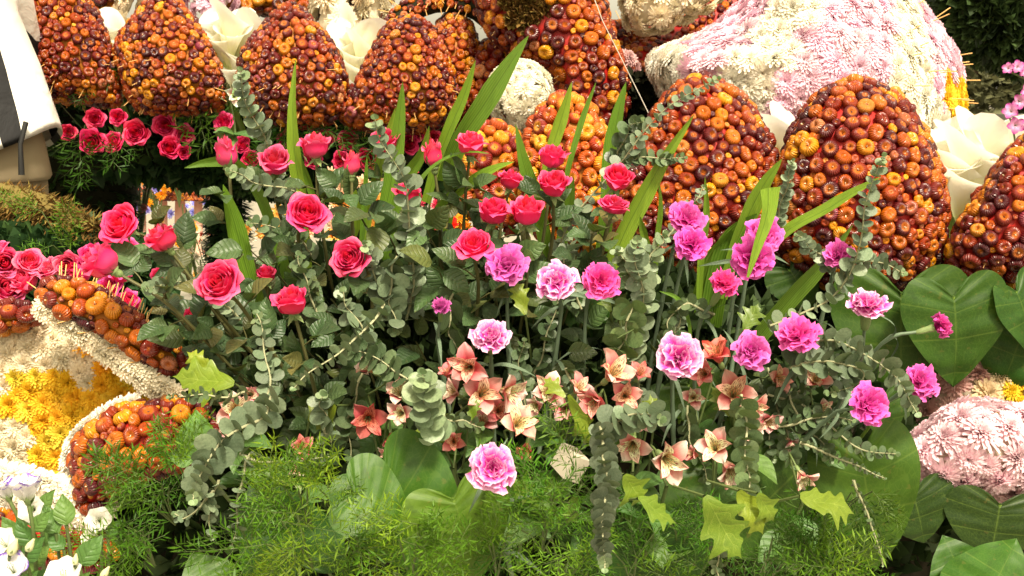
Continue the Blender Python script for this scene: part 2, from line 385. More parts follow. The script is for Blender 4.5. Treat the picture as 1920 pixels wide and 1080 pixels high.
STRAP = [leaf_mesh('strap', s, M['cstem']) for s in range(3)]
def stem_path(a, dirn, b, n=9, k=.25):
    L = (b-a).length; return catm([a, a-dirn*L*.22, (a-dirn*L*.35).lerp(b, .5), b], n)
def rose(px, py, dia, d, kind, face, label, group, base=None, leaves=6, tint=(1, 1, 1), sep=True):
    c = P(px, py, d); ax = D(*face); s = S(dia, d)/2*(.82 if kind == 'open' else 1.10 if kind == 'half' else 1.5); tint = tuple(q*rnd.uniform(.88, 1.12) for q in tint)
    h = {'open': .5, 'half': .62, 'bud': .72}[kind]
    t = thing('rose', label, 'rose', c, group)
    core, pets = ROSES[kind, rnd.randrange(5)]; sp = rnd.uniform(0, 6)
    m = axis(ax, -ax*h*s, s, sp)
    bl = ob('bloom', core, t, m, tint)
    for me, a in pets: ob('petal', me, bl, Matrix.Rotation(a, 4, 'Z'), tint)
    hp = ob('calyx', HIP, t, m)
    if sep:
        for k in range(5): ob('sepal', SEP[0 if kind == 'bud' or rnd.random() < .4 else 1], hp, Matrix.Rotation(k*2*PI/5+rnd.uniform(-.2, .2), 4, 'Z'))
    if base is not None:
        e = P(*base)-c; pth = stem_path(-ax*(h+.3)*s, ax, e, 12)
        b = MB(); b.tube(pth, [.0024+.0014*i/11 for i in range(12)], 6)
        spots = []
        for q in range(leaves):
            k = 2+q*9/max(leaves, 1)+rnd.uniform(0, .8); k0 = min(int(k), 10); p0 = pth[k0].lerp(pth[k0+1], k-k0) if k0 < 11 else pth[11]
            o = rot(perp(pth[k0+1 if k0 < 11 else 11]-pth[k0]), (pth[min(k0+1, 11)]-pth[k0]).normalized(), q*2.4+sp)
            dr = (o*1.0+D(0, .25, .55)).normalized(); pl_ = rnd.uniform(.025, .045)
            b.tube([p0, p0+dr*pl_*.6, p0+dr*pl_+D(0, -.2, 0)*.004], .0011, 4)
            spots.append((p0+dr*pl_, dr))
        ob('stem', b.mesh('stem', M['rstem']), t)
        for p0, dr in spots:
            sd_ = perp(dr)
            for q, (ang, sz) in enumerate(((0, 1), (.95, .8), (-.95, .8))):
                n_ = (D(rnd.uniform(-.5, .5), rnd.uniform(.2, .9), rnd.uniform(.3, 1))).normalized()
                y = rot(dr, n_, ang+rnd.uniform(-.2, .2)); L = rnd.uniform(.036, .056)*sz
                ob('leaf', LEAF[rnd.randrange(4)], t, basis(y, n_, p0-dr*(.008 if q else 0), L), rnd.choice([(1, 1, 1), (1, 1, 1), (1.1, 1.2, 1.2), (.8, .9, .8), (1.9, 1.0, .8)]))
    return t
def carn_petal(L, e1, amp, seed, W=.42, nu=11, nv=7):
    r = random.Random(seed); ph = r.uniform(0, 6); k = r.choice([1.0, 1.4, 1.9]); pts = []; y = z = 0.0; prev = 0
    for i in range(nv):
        v = i/(nv-1); el = 1.45*(1-sm(.15, .75, v))+e1*sm(.15, .75, v)
        if i: y += math.cos(el)*L/(nv-1); z += math.sin(el)*L/(nv-1)
        ny, nz = -math.sin(el), math.cos(el); row = []
        for j in range(nu):
            u = -1+2*j/(nu-1); wd = W*(.15+.95*v**.9)*L
            rf = amp*v*v*math.sin(k*PI*u+ph)+amp*.42*v**3*math.sin(k*2.6*PI*u+ph*2)
            ser = (1 if j % 2 else -1)*.022*L*(v > .95) - .20*L*abs(u)**2*v*v+.05*math.sin(5*u+ph)*v*v
            row.append(Vector((u*wd*(1-.06*u*u), y+ny*rf+math.cos(el)*ser, z+nz*rf+math.sin(el)*ser)))
        pts.append(row)
    b = MB(); b.grid(pts); return b
CARN = {}
for key in ('carn', 'carn_pale'):
    for var in range(2):
        r = random.Random(var*31+5); pl = []
        for (n, L, e, amp) in ((6, 1.12, -.30, .15), (6, 1.08, .10, .18), (6, 1.0, .45, .20), (6, .88, .8, .22), (5, .70, 1.1, .20), (4, .50, 1.35, .15)):
            o = r.uniform(0, 6)
            for k in range(n): pl.append((carn_petal(L*r.uniform(.9, 1.08), e+r.uniform(-.15, .15), amp, r.random(), r.uniform(.52, .74)), o+k*2*PI/n+r.uniform(-.15, .15)))
        core = MB()
        for b, a in pl[-5:]: core.add(b, Matrix.Rotation(a, 4, 'Z'))
        CARN[key, var] = (core.mesh('bloom', M[key]), [(b.mesh('petal', M[key]), a) for b, a in pl[:-5]])
b = MB(); b.grid([[Vector((r*math.cos(a*PI/5), r*math.sin(a*PI/5), z)) for a in range(11)] for r, z in ((.05, -.82), (.16, -.78), (.22, -.5), (.25, -.15), (.3, .05), (.22, .1))]); CCAL = b.mesh('calyx', M['calyx'])
def carnation(px, py, dia, d, face, label, base, pale=False, tint=(1, 1, 1), nl=3, full=1.0):
    c = P(px, py, d); ax = D(*face); s = S(dia, d)/2*.98
    t = thing('carnation', label, 'carnation', c, 'magenta carnations in the bouquet')
    core, pets = CARN['carn_pale' if pale else 'carn', rnd.randrange(2)]
    s *= 1.02; sc3 = (s*full*rnd.uniform(.95, 1.08), s*full*rnd.uniform(.9, 1.05), s*(1.0 if full > .9 else 1.2)); m = axis(ax, -ax*.38*s, sc3, rnd.uniform(0, 6))
    bl = ob('bloom', core, t, m, tint)
    for me, a in pets: ob('petal', me, bl, Matrix.Rotation(a, 4, 'Z'), tint)
    ob('calyx', CCAL, t, m)
    e = P(*base)-c; pth = stem_path(-ax*1.1*s, ax, e, 12); b = MB()
    rad = [.0022+.0012*i/11+(.0011 if i in (3, 6, 9) else 0) for i in range(12)]
    b.tube(pth, rad, 6); ob('stem', b.mesh('stem', M['cstem']), t)
    for k in (3, 6, 9)[:nl]:
        o = rot(perp(pth[k]-pth[k-1]), (pth[k]-pth[k-1]).normalized(), rnd.uniform(0, 6))
        for sg in (1, -1):
            y = (o*sg+(pth[k-1]-pth[k]).normalized()*.9).normalized()
            ob('leaf', STRAP[rnd.randrange(3)], t, basis(y, (pth[k]-pth[k-1]).normalized()*-1, pth[k], rnd.uniform(.035, .06)))
    return t
def strap_petal(L, W, e0, e1, prof, seed, nu=5, nv=8, cup=.3, wav=.03):
    r = random.Random(seed); ph = r.uniform(0, 6); pts = []; y = .03; z = 0.0
    for i in range(nv):
        v = i/(nv-1); el = e0+(e1-e0)*sm(.1, .95, v)
        if i: y += math.cos(el)*L/(nv-1); z += math.sin(el)*L/(nv-1)
        ny, nz = -math.sin(el), math.cos(el); w = W*prof(v); row = []
        for j in range(nu):
            u = -1+2*j/(nu-1); o = cup*w*u*u+wav*math.sin(4*v+3*u+ph)*v
            row.append(Vector((u*w, y+ny*o, z+nz*o)))
        pts.append(row)
    b = MB(); b.grid(pts); return b
obov = lambda v: (.12+.95*math.sin(PI*min(1, v**1.3*.98))**.8) if v < .995 else .06
ALS = []
for var in range(4):
    o3 = [strap_petal(1.0*(1+.1*math.sin(var+k*2)), .255, 1.4, .30+.30*var/3+.25*math.sin(var*3+k*2.1), obov, var*9+k, cup=.45, wav=.08).mesh('petal', M['als']) for k in range(3)]
    i3 = [strap_petal(1.02, .17, 1.45, .62+.25*var/3+.25*math.sin(var*2+k*2.5), obov, var*9+k+4, cup=.6, wav=.06).mesh('streaked_petal', M['als_in']) for k in range(3)]
    ALS.append((o3, i3))
b = MB(); b.grid([[Vector((r*math.cos(a*PI/4), r*math.sin(a*PI/4), z)) for a in range(9)] for r, z in ((.03, -.25), (.09, -.18), (.10, -.02), (.06, .12))])
for k in range(6):
    a = k*PI/3+.4; q = Vector((math.cos(a)*.1, math.sin(a)*.1, .75)); b.tube([Vector((0, 0, .05)), q*.6, q], .007, 4); b.tube([q, q+Vector((0, 0, .05))], .016, 5)
ALSC = b.mesh('stamens', M['calyx'])
def alstro(flowers, d, label, base=None, dark=False):
    x0 = sum(f[0] for f in flowers)/len(flowers); y0 = max(f[1] for f in flowers); c = P(x0, y0+50, d+.04)
    t = thing('alstroemeria', label, 'alstroemeria', c, 'coral alstroemeria sprays in the bouquet'); st = MB()
    for f in flowers:
        px, py, dia, face = f[:4]; tint = f[4] if len(f) > 4 else (1, 1, 1)
        s = S(dia, d)/2*1.42; ax = (D(*face)+Vector((rnd.uniform(-.35, .35), 0, rnd.uniform(-.35, .35)))).normalized(); q = P(px, py, d+rnd.uniform(-.015, .015))-c
        m = axis(ax, q-ax*.45*s, s, rnd.uniform(0, 6)); o3, i3 = ALS[rnd.randrange(4)]
        fl = ob('flower', ALSC, t, m)
        for k in range(3):
            ob('petal', o3[k], fl, Matrix.Rotation(k*2*PI/3, 4, 'Z'), tint); ob('streaked_petal', i3[k], fl, Matrix.Rotation(k*2*PI/3+PI/3, 4, 'Z'), tint)
        b0 = q-ax*.65*s; st.tube(catm([b0, b0-ax*.02, Vector((0, 0, 0))], 6), .0016, 5)
    e = (P(*base) if base else P(x0+(950-x0)*.2, y0+230, d+.14))-c
    st.tube(catm([Vector((0, 0, 0)), e*.5+Vector((0, -.01, 0)), e], 7), .0026, 6)
    ob('stem', st.mesh('stem', M['stem']), t)
    for k in range(5):
        y = D(rnd.uniform(-1, 1), rnd.uniform(-.6, .5), .5); ob('leaf', SOFT[rnd.randrange(3)], t, basis(y, D(rnd.uniform(-.4, .4), .7, .6), e*rnd.uniform(0, .5), rnd.uniform(.04, .065)))
    return t
def chry_mesh(seed, n, L, W, flat=0.0, center=True):
    r = random.Random(seed); b = MB(); ga = 2.39996
    pr = lambda v: .35+.65*math.sin(PI*min(.93, v*.9+.06))
    for k in range(n):
        q = k/n; el = 1.35-(1.35+.15-flat)*q**.8; l = L*(.42+.58*q**.7)*r.uniform(.88, 1.1)
        p = strap_petal(l, W*(.7+.3*q), min(1.5, el+.5), el-.1, pr, r.random(), 3, 4, cup=.7, wav=.05)
        b.add(p, Matrix.Rotation(ga*k+r.uniform(-.1, .1), 4, 'Z') @ Matrix.Translation((0, 0, .18*(1-q))))
    return b
CHR = [chry_mesh(s, n, 1.0, w_).mesh('chrysanthemum', M['chry']) for s, n, w_ in ((1, 100, .13), (2, 110, .125), (3, 92, .14))]
CHRW = [chry_mesh(s, n, 1.0, w_, .25).mesh('chrysanthemum', M['chry']) for s, n, w_ in ((7, 40, .17), (8, 46, .15), (9, 44, .16))]
# ---------------------------------------------------------------- pillow-shaped floats given by an outline, a depth and a bulge
class Pillow:
    def __init__(s, pts, d0, bulge, back=None, gx=0.0, gy=0.0, c=None, p=2.2):
        a = np.array(pts, float); s.c = c or tuple(a.mean(0)); s.d0 = d0; s.bulge = bulge; s.back = back or bulge*.7; s.gx = gx; s.gy = gy; s.p = p
        q = catm([(x, y, 0) for x, y in pts]+[(pts[0][0], pts[0][1], 0)], len(pts)*8)
        th = [math.atan2(v.y-s.c[1], v.x-s.c[0]) for v in q[:-1]]; rr = [math.hypot(v.x-s.c[0], v.y-s.c[1]) for v in q[:-1]]
        o = sorted(zip(th, rr)); s.th = np.array([o[-1][0]-2*PI]+[x for x, _ in o]+[o[0][0]+2*PI]); s.rr = np.array([o[-1][1]]+[r for _, r in o]+[o[0][1]])
    def rho(s, th): return float(np.interp((th+PI) % (2*PI)-PI, s.th, s.rr))
    def pos(s, th, al, grow=0.0):          # al 0 centre front, pi/2 edge, pi centre back
        r = abs(math.sin(al))**(2/s.p)*s.rho(th); h = abs(math.cos(al))**(2/s.p)
        px, py = s.c[0]+r*math.cos(th), s.c[1]+r*math.sin(th)
        d = s.d0-(s.bulge if al < PI/2 else -s.back)*h+s.gx*(px-s.c[0])/1000+s.gy*(py-s.c[1])/1000
        return P(px, py, d)
    def nrm(s, th, al):
        e = .03; al2 = min(max(al, .06), PI-.06)
        a = s.pos(th+e, al2)-s.pos(th-e, al2); b = s.pos(th, al2+e)-s.pos(th, al2-e); n = a.cross(b)
        ctr = P(s.c[0], s.c[1], s.d0)
        if n.length < 1e-9: return D(0, 0, 1)
        n.normalize()
        return n if n.dot(s.pos(th, al2)-ctr) > 0 else -n
    def body(s, name, mat, parent, shrink=.0, nt=40, na=18, loc=Vector((0, 0, 0))):
        rows = []
        for i in range(na+1):
            al = PI*i/na; al = min(max(al, 1e-3), PI-1e-3)
            row = []
            for j in range(nt):
                th = 2*PI*j/nt-PI; q = s.pos(th, al)
                if shrink: q = q-s.nrm(th, al)*shrink
                row.append(q-loc)
            row.append(row[0].copy()); rows.append(row)
        b = MB(); b.grid(rows); return ob(name, b.mesh(name, mat), parent)
    def scatter(s, rad, tries, amax=1.95, facing=-.35, gap=.9, region=None, seed=1, grow=0, ymax=1180, ymin=-120):
        """dart throwing; rad list from large to small -> [(pos, normal, r, px, py)]"""
        r = random.Random(seed); acc = np.zeros((0, 3)); ar = np.zeros(0); out = []
        for rr in rad:
            miss = 0
            for _ in range(tries*5):
                if miss > 800: break
                miss += 1
                th = r.uniform(-PI, PI); al = math.acos(max(-1, min(1, 1-r.random()*(1-math.cos(amax)))))
                if r.random() < .3: al = r.uniform(.2, amax)
                p = s.pos(th, al); a = np.array(p); r1 = rr*r.uniform(.9, 1.1)
                if len(ar) and np.any(np.sum((acc-a)**2, 1) < ((ar+r1)*gap)**2): continue
                n = s.nrm(th, al)
                if n.dot((CAM-p).normalized()) < facing: continue
                px, py = proj(p)
                if py > ymax or py < ymin or px < -90 or px > 2010: continue
                if region and not region(px, py): continue
                miss = 0; acc = np.vstack([acc, a]); ar = np.append(ar, r1); out.append((p, n, r1, px, py))
        return out
def proj(p):
    v = p-CAM; d = v.dot(FV); return 960+FX*v.dot(RV)/d, 540-FX*v.dot(UV_)/d
def pins(parent, pts, loc, n, L=.03, down=.3, name='toothpick'):
    b = MB(); b.tube([Vector((0, 0, 0)), Vector((0, 0, .95)), Vector((0, 0, 1))], [.028, .028, .004], 5); me = b.mesh(name, M['pick'])
    for p, nn, r1, px, py in rnd.sample(pts, min(n, len(pts))):
        o = ob(name, me, parent, axis((nn+Vector((rnd.uniform(-.3, .3), rnd.uniform(-.3, .3), -down))).normalized(), p-loc, (L*1.0, L*1.0, L*rnd.uniform(.7, 1.2))))
def straws(parent, pts, loc, key='straw', name='strawflower', tint=(1, 1, 1), mx_=290):
    pts = sorted(pts, key=lambda q: -q[2]); 
    for k, (p, n, r1, px, py) in enumerate(pts[:mx_]):
        j = Vector((rnd.uniform(-.28, .28), rnd.uniform(-.28, .28), rnd.uniform(-.28, .28)))
        ob(name, STR[key][rnd.randrange(6)], parent, axis((n+j).normalized(), p-loc+n*r1*rnd.uniform(.1, .45), (r1*.97*rnd.uniform(.93, 1.05), r1*.97*rnd.uniform(.93, 1.05), r1*rnd.uniform(.75, 1.0)), rnd.uniform(0, 6)), tint)
    rest = pts[mx_:]
    if rest:
        b = MB(); src = straw_mesh(3, 0)
        lo = MB(); lo.v = src.v; lo.f = src.f; lo.uv = src.uv; lo.m = src.m
        tone = []
        for (p, n, r1, px, py) in rest: b.add(lo, axis(n, p-loc+n*r1*.3, (r1, r1, r1*.8), rnd.uniform(0, 6)))
        o = ob('strawflower', b.mesh('strawflower', M['straw_join']), parent); o['kind'] = 'stuff'
t = NT('strawflower_small'); n = t.n('NewGeometry'); c = t.ramp(n.outputs['Random Per Island'], SST); M['straw_join'] = t.done(c, .5, .4)
STRAWARCH = []
def arch(name, label, cat, pil, radpx, mat, group=None, seed=1, picks=0, key='straw', tint=(1, 1, 1), gap=.86, tries=700, facing=-.25, region=None, pind=.3, pinL=.03, sizes=(1.35, 1.08, .86, .68, .52), mx_=298):
    loc = P(pil.c[0], pil.c[1], pil.d0); t = thing(name, label, cat, loc, group)
    pil.body('body', M[mat], t, .004, loc=loc)
    r = S(radpx, pil.d0)
    pts = pil.scatter([r*k for k in sizes], tries, gap=gap, seed=seed, facing=facing, region=region)
    straws(t, pts, loc, key, tint=tint, mx_=mx_)
    if picks:
        low = [q for q in pts if (q[1].z < -.1 or (q[1].z < .35 and q[4] > pil.c[1]))] if picks > 0 else [q for q in pts if q[1].dot(D(0, 0, 1)) < .35]
        pins(t, low, loc, abs(picks), pinL, pind)
    return t
def mums(parent, pts, loc, colf, name='chrysanthemum', meshes=None, flat=.8, over=1.25):
    for (p, n, r1, px, py) in pts:
        c = colf(px, py); j = Vector((rnd.uniform(-.25, .25), rnd.uniform(-.25, .25), rnd.uniform(-.2, .3)))
        ms = meshes or CHR
        ob(name, ms[rnd.randrange(3)], parent, axis((n+j).normalized(), p-loc-n*r1*.1, (r1*over, r1*over, r1*over*flat), rnd.uniform(0, 6)), c)
# ---------------------------------------------------------------- ground and far surroundings
b = MB(); b.grid([[Vector((x, y, 0)) for x in (-150, 150)] for y in (-50, 300)])
t = NT('pavement'); n = t.noise(.8, None, 6); n2 = t.noise(40, None, 4); t.bump(n2, .3, .01)
g = ob('ground', b.mesh('ground', t.done(t.mix(n, (.22, .20, .16), (.34, .31, .25)), .9, .2)), None); g['kind'] = 'structure'
def blobstuff(mb, poly_fn, n, size, seed, long=2.2):
    r = random.Random(seed)
    for _ in range(n):
        p, nn = poly_fn(r); d = (nn+Vector((r.gauss(0, .7), r.gauss(0, .7), r.gauss(0, .7)))).normalized(); s = size*r.uniform(.5, 1.3)
        o = perp(d)*s*.32; o = rot(o, d, r.uniform(0, 6))
        mb.quad(p-o*.3, p+d*s*.5-o, p+d*s, p+d*s*.5+o)
def pil_fn(pil, amax=1.8, ymax=1300):
    def f(r):
        th = r.uniform(-PI, PI); al = math.acos(1-r.random()*(1-math.cos(amax))); return pil.pos(th, al), pil.nrm(th, al)
    return f
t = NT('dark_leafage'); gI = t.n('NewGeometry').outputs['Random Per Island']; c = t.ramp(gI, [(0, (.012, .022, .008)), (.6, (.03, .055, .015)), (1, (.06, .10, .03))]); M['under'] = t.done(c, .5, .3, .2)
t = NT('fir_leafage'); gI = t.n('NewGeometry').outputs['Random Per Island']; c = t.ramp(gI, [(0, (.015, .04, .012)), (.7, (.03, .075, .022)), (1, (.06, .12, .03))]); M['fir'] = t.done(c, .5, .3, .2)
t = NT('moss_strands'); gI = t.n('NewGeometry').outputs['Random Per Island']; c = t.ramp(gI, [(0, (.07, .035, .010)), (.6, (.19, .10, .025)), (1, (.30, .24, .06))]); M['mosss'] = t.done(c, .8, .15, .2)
# far trees (trunk + crown), grey wall on the right
def far_tree(px, d, h, w_, label, seed, group='far trees'):
    q = P(px, 187, d); loc = Vector((q.x, q.y, 0)); t = thing('tree', label, 'tree', loc, group); r = random.Random(seed)
    b = MB(); b.tube([Vector((0, 0, 0)), Vector((.1, 0, h*.5)), Vector((0, .1, h*.95))], [.22, .15, .04], 8)
    for k in range(9):
        z = h*(.3+.06*k); a = k*2.4; e = Vector((math.cos(a)*w_*.35, math.sin(a)*w_*.35, z+h*.12)); b.tube([Vector((0, 0, z)), e*.6+Vector((0, 0, z*.38)), e], [.07, .05, .02], 5)
    ob('trunk', b.mesh('trunk', M['bark']), t)
    b = MB()
    for k in range(26):
        a = r.uniform(0, 6.28); z = h*(.18+.8*r.random()); rr = w_*.5*(1.1-z/h)**.6*r.random()**.5; cc = Vector((math.cos(a)*rr, math.sin(a)*rr, z)); sz = w_*.2*r.uniform(.6, 1.2)
        for _ in range(170):
            v = Vector((r.gauss(0, 1), r.gauss(0, 1), r.gauss(0, .7))).normalized(); p = cc+v*sz*r.uniform(.5, 1); d2 = (v+Vector((r.gauss(0, .5), r.gauss(0, .5), r.gauss(0, .5)))).normalized(); s = r.uniform(.1, .22)
            o = perp(d2)*s*.35; b.quad(p, p+d2*s*.5+o, p+d2*s, p+d2*s*.5-o)
    ob('crown', b.mesh('crown', M['fartree']), t)
M['bark'] = plain('bark', (.12, .08, .05), .9, .2, .6, 12)
t = NT('tree_leafage'); gI = t.n('NewGeometry').outputs['Random Per Island']; c = t.ramp(gI, [(0, (.06, .065, .03)), (1, (.17, .17, .08))]); M['fartree'] = t.done(c, .6, .3, .2)
for i, (px, d, h) in enumerate(((1800, 15, 4.6), (1885, 16, 4.8), (1975, 14.5, 4.5))):
    far_tree(px, d, h, 2.6, 'dark green tree behind the grey wall at the right edge, %s' % ordn(i, 3), 40+i)
t = thing('wall', 'low grey weathered wall in front of the far trees on the right', 'wall', Vector((6.2, 10, 0)))
b = MB(); b.box((-1.6, -.1, 0), (4, .1, .84)); ob('wall', b.mesh('wall', plain('grey_render', (.17, .165, .14), .9, .2, .5, 3), False), t)
b = MB(); 
for k in range(12): b.box((-1.65+k*.475, -.16, .84), (-1.65+k*.475+.465, .16, .92+.004*(k % 3)))
ob('coping', b.mesh('coping', plain('grey_coping', (.20, .195, .17), .9, .2, .5, 5), False), t)['kind'] = 'stuff'
# dark body of greens the bouquet is pushed into
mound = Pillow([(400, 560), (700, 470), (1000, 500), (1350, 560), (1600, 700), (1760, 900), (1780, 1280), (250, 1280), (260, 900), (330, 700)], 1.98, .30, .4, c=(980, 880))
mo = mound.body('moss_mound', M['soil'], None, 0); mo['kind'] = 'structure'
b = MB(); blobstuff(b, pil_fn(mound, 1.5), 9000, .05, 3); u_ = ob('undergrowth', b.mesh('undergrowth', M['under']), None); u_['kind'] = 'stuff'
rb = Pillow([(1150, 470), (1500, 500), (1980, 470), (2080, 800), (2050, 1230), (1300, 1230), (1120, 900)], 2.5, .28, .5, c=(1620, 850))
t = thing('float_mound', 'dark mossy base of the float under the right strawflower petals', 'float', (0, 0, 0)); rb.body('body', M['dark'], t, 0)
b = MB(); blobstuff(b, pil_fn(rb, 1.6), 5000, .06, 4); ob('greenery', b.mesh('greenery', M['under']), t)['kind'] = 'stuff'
lb = Pillow([(-60, 210), (100, 175), (500, 190), (900, 200), (1000, 260), (960, 340), (800, 350), (560, 350), (410, 330), (230, 315), (80, 330), (-60, 340)], 3.12, .12, .3, c=(470, 262))
t = thing('float_mound', 'dark fir covered ledge of the float under the left strawflower petals', 'float', (0, 0, 0)); lb.body('body', M['dark'], t, 0)
b = MB(); blobstuff(b, pil_fn(lb, 1.7), 9000, .055, 5); ob('greenery', b.mesh('greenery', M['fir']), t)['kind'] = 'stuff'
# post under the ledge
for (x0, x1, lab) in ((395, 445, 'dark mossy post under the ledge behind the leftmost blade leaf'), (60, 235, 'dark mossy pier under the left end of the ledge')):
    q0 = P(x0, 300, 3.25); q1 = P(x1, 300, 3.25); tt = thing('post', lab, 'post', Vector((q0.x, q0.y, 0))); b = MB(); wx = q1.x-q0.x
    b.tube([Vector((wx/2, 0, 0)), Vector((wx/2+.01, 0, q0.z*.5)), Vector((wx/2, 0, q0.z))], [wx*.55, wx*.45, wx*.6], 14); ob('body', b.mesh('body', M['dark']), tt)
    b = MB(); r = random.Random(x0)
    for _ in range(3000):
        a = r.uniform(0, 2*PI); z = r.uniform(.3, q0.z); v = Vector((math.cos(a), math.sin(a), 0)); p = Vector((wx/2, 0, z))+v*wx*.5; s = r.uniform(.02, .06); d2 = (v+Vector((r.gauss(0, .5), r.gauss(0, .5), r.gauss(0, .5)-.4))).normalized(); o = perp(d2)*s*.2
        b.quad(p, p+d2*s*.5+o, p+d2*s, p+d2*s*.5-o)
    ob('greenery', b.mesh('greenery', M['fir']), tt)['kind'] = 'stuff'
# ---------------------------------------------------------------- left strawflower petals
G1 = 'strawflower covered float petals'
LP = [
 ([(35, -30), (120, -60), (170, 10), (205, 90), (222, 165), (215, 195), (160, 190), (80, 180), (40, 150), (20, 60)], 2.80, 'strawflower petal of the float beside the white jacket', 21, 9),
 ([(302, -16), (336, 10), (385, 75), (412, 145), (408, 200), (330, 212), (260, 200), (228, 140), (222, 80), (262, 22)], 2.76, 'strawflower petal of the float, second from the white jacket', 22, 9),
 ([(548, 6), (582, 40), (625, 95), (645, 160), (625, 222), (550, 235), (480, 215), (452, 160), (462, 95), (508, 38)], 2.72, 'upright strawflower petal of the float behind the tall leftmost blade leaf', 23, 10),
 ([(768, 30), (805, 50), (830, 95), (850, 160), (830, 225), (760, 248), (680, 240), (640, 215), (668, 160), (705, 90), (728, 50)], 2.74, 'slanting strawflower petal left of the white chrysanthemum ball', 24, 9.5),
 ([(852, 22), (882, 50), (895, 110), (900, 175), (880, 225), (840, 230), (810, 180), (812, 110), (822, 50)], 2.95, 'narrow strawflower petal squeezed behind the slanting one', 25, 8.5),
]
for pts, d, lab, sd_, rp in LP:
    arch('strawflower_petal', lab, 'float petal', Pillow(pts, d, .13, .09), rp*.76, 'ochre', G1, sd_, picks=30, tries=1000, pinL=.03)
# second row behind, top left
for pts, d, lab, sd_, fl in (
 ([(150, -60), (230, -60), (232, 15), (205, 30), (170, 12)], 3.1, 'small strawflower patch at the top between the two leftmost petals', 31, .01),
 ([(425, -60), (620, -60), (618, 10), (575, 30), (480, 20), (430, 40), (418, 20)], 3.1, 'strawflower patch at the top behind the upright petal', 32, .01),
 ([(620, -60), (720, -60), (712, 20), (680, 60), (645, 65), (628, 30)], 3.1, 'strawflower patch at the top between the white chrysanthemum bands', 33, .01)):
    arch('strawflower_float', lab, 'float panel', Pillow(pts, d, .08, .08), 9, 'ochre', 'strawflower panels behind the front row', sd_, tries=500)
def mum_piece(name, label, cat, pil, radpx, colf, seed, body='creamc', tries=700, group=None, region=None, sizes=(1.1, .9, .7), gap=.85, meshes=None, facing=-.2, flat=.8, over=1.25):
    loc = P(pil.c[0], pil.c[1], pil.d0); t = thing(name, label, cat, loc, group); pil.body('body', M[body], t, .012, loc=loc)
    r = S(radpx, pil.d0); pts = pil.scatter([r*k for k in sizes], tries, gap=gap, seed=seed, facing=facing, region=region)
    mums(t, pts, loc, colf, meshes=meshes, flat=flat, over=over); return t, pts, loc
W_ = (1.0, .98, .88); CR = (1.0, .91, .72); PK = (.98, .70, .86); YE = (1.0, .70, .04); PK2 = (.92, .55, .74)
mum_piece('chrysanthemum_band', 'cream chrysanthemum band at the top behind the upright strawflower petal', 'float panel', Pillow([(620, -50), (690, -50), (660, 10), (655, 50), (640, 95), (590, 60), (598, 10)], 3.0, .07), 24, lambda x, y: CR, 3)
mum_piece('chrysanthemum_band', 'cream chrysanthemum band at the top beside the hollow arch', 'float panel', Pillow([(700, -50), (728, -50), (722, 30), (700, 75), (660, 110), (640, 90), (672, 40)], 3.02, .06), 22, lambda x, y: CR, 4)
mum_piece('chrysanthemum_band', 'cream chrysanthemum strip beside the second strawflower petal', 'float panel', Pillow([(225, -50), (262, -50), (256, 10), (236, 45), (222, 30)], 3.0, .05), 20, lambda x, y: CR, 5)
mum_piece('chrysanthemum_band', 'pink chrysanthemum strip at the top between two strawflower petals', 'float panel', Pillow([(345, -50), (440, -50), (430, 20), (395, 40), (360, 20)], 3.0, .05), 20, lambda x, y: PK, 6)
# hollow arch (curved horn) with a dark underside and pins
def horn(label, path, rad, d, r0, seed, n, mat='ochre', key='straw', under='dark', pinn=60, name='float_arch', cat='float arch', tintf=None, phi=(-.6, 2.2)):
    pts = [P(*p) if len(p) == 3 else P(p[0], p[1], d) for p in path]; loc = pts[len(pts)//2].copy(); cur = catm([p-loc for p in pts], 26); k = len(rad)-1
    rr = [S(float(np.interp(i/25*k, range(k+1), rad)), d) for i in range(26)]
    t = thing(name, label, cat, loc); b = MB(); b.tube(cur, rr, 16); ob('body', b.mesh('body', M[under]), t)
    r = random.Random(seed); acc = []; tr = 0
    r0 = S(r0, d)
    while len(acc) < n and tr < n*22:
        tr += 1; u = r.uniform(0, 24.99); i = int(u); c = cur[i].lerp(cur[i+1], u-i); tg = (cur[i+1]-cur[i]).normalized(); up = (UV_-tg*UV_.dot(tg)).normalized(); sdv = tg.cross(up)
        if sdv.dot(FV) > 0: sdv = -sdv
        a = r.uniform(*phi); nn = (sdv*math.cos(a)+up*math.sin(a)).normalized(); R1 = rr[i]; p = c+nn*R1; q = r0*r.uniform(.7, 1.15)*(1 if tr < n*8 else .7)
        if any((p-s_[0]).length < (q+s_[2])*.88 for s_ in acc): continue
        acc.append((p, nn, q, *proj(p+loc)))
    acc = [(p, nn, q, x, y) for p, nn, q, x, y in acc]
    straws(t, acc, Vector((0, 0, 0)), key)
    if pinn: pins(t, acc, Vector((0, 0, 0)), pinn, .045, .5)
    return t
horn('thin curved strawflower arch at the top framing the white sky gap', [(708, 140), (722, 76), (758, 30), (822, 4), (888, 16), (938, 56), (988, 96), (1040, 138), (1082, 200)], [12, 16, 19, 19, 19, 20, 24, 24, 20], 2.92, 8.0, 51, 290, pinn=110)
horn('red painted inner lip of the thin curved arch', [(895, 22, 2.86), (930, 70, 2.84), (985, 112, 2.82), (1040, 158, 2.80), (1075, 225, 2.80)], [6, 9, 12, 14, 10], 2.84, 6, 57, 30, pinn=0, under='red', name='red_lip', cat='float trim')
arch('float_dome', 'strawflower dome behind the white chrysanthemum ball', 'float dome', Pillow([(870, 120), (910, 85), (970, 75), (1030, 100), (1070, 150), (1080, 230), (1040, 300), (940, 300), (880, 250), (865, 180)], 2.96, .16), 9.5, 'red', None, 52, picks=-70, tries=1100, pinL=.045, pind=-.3)
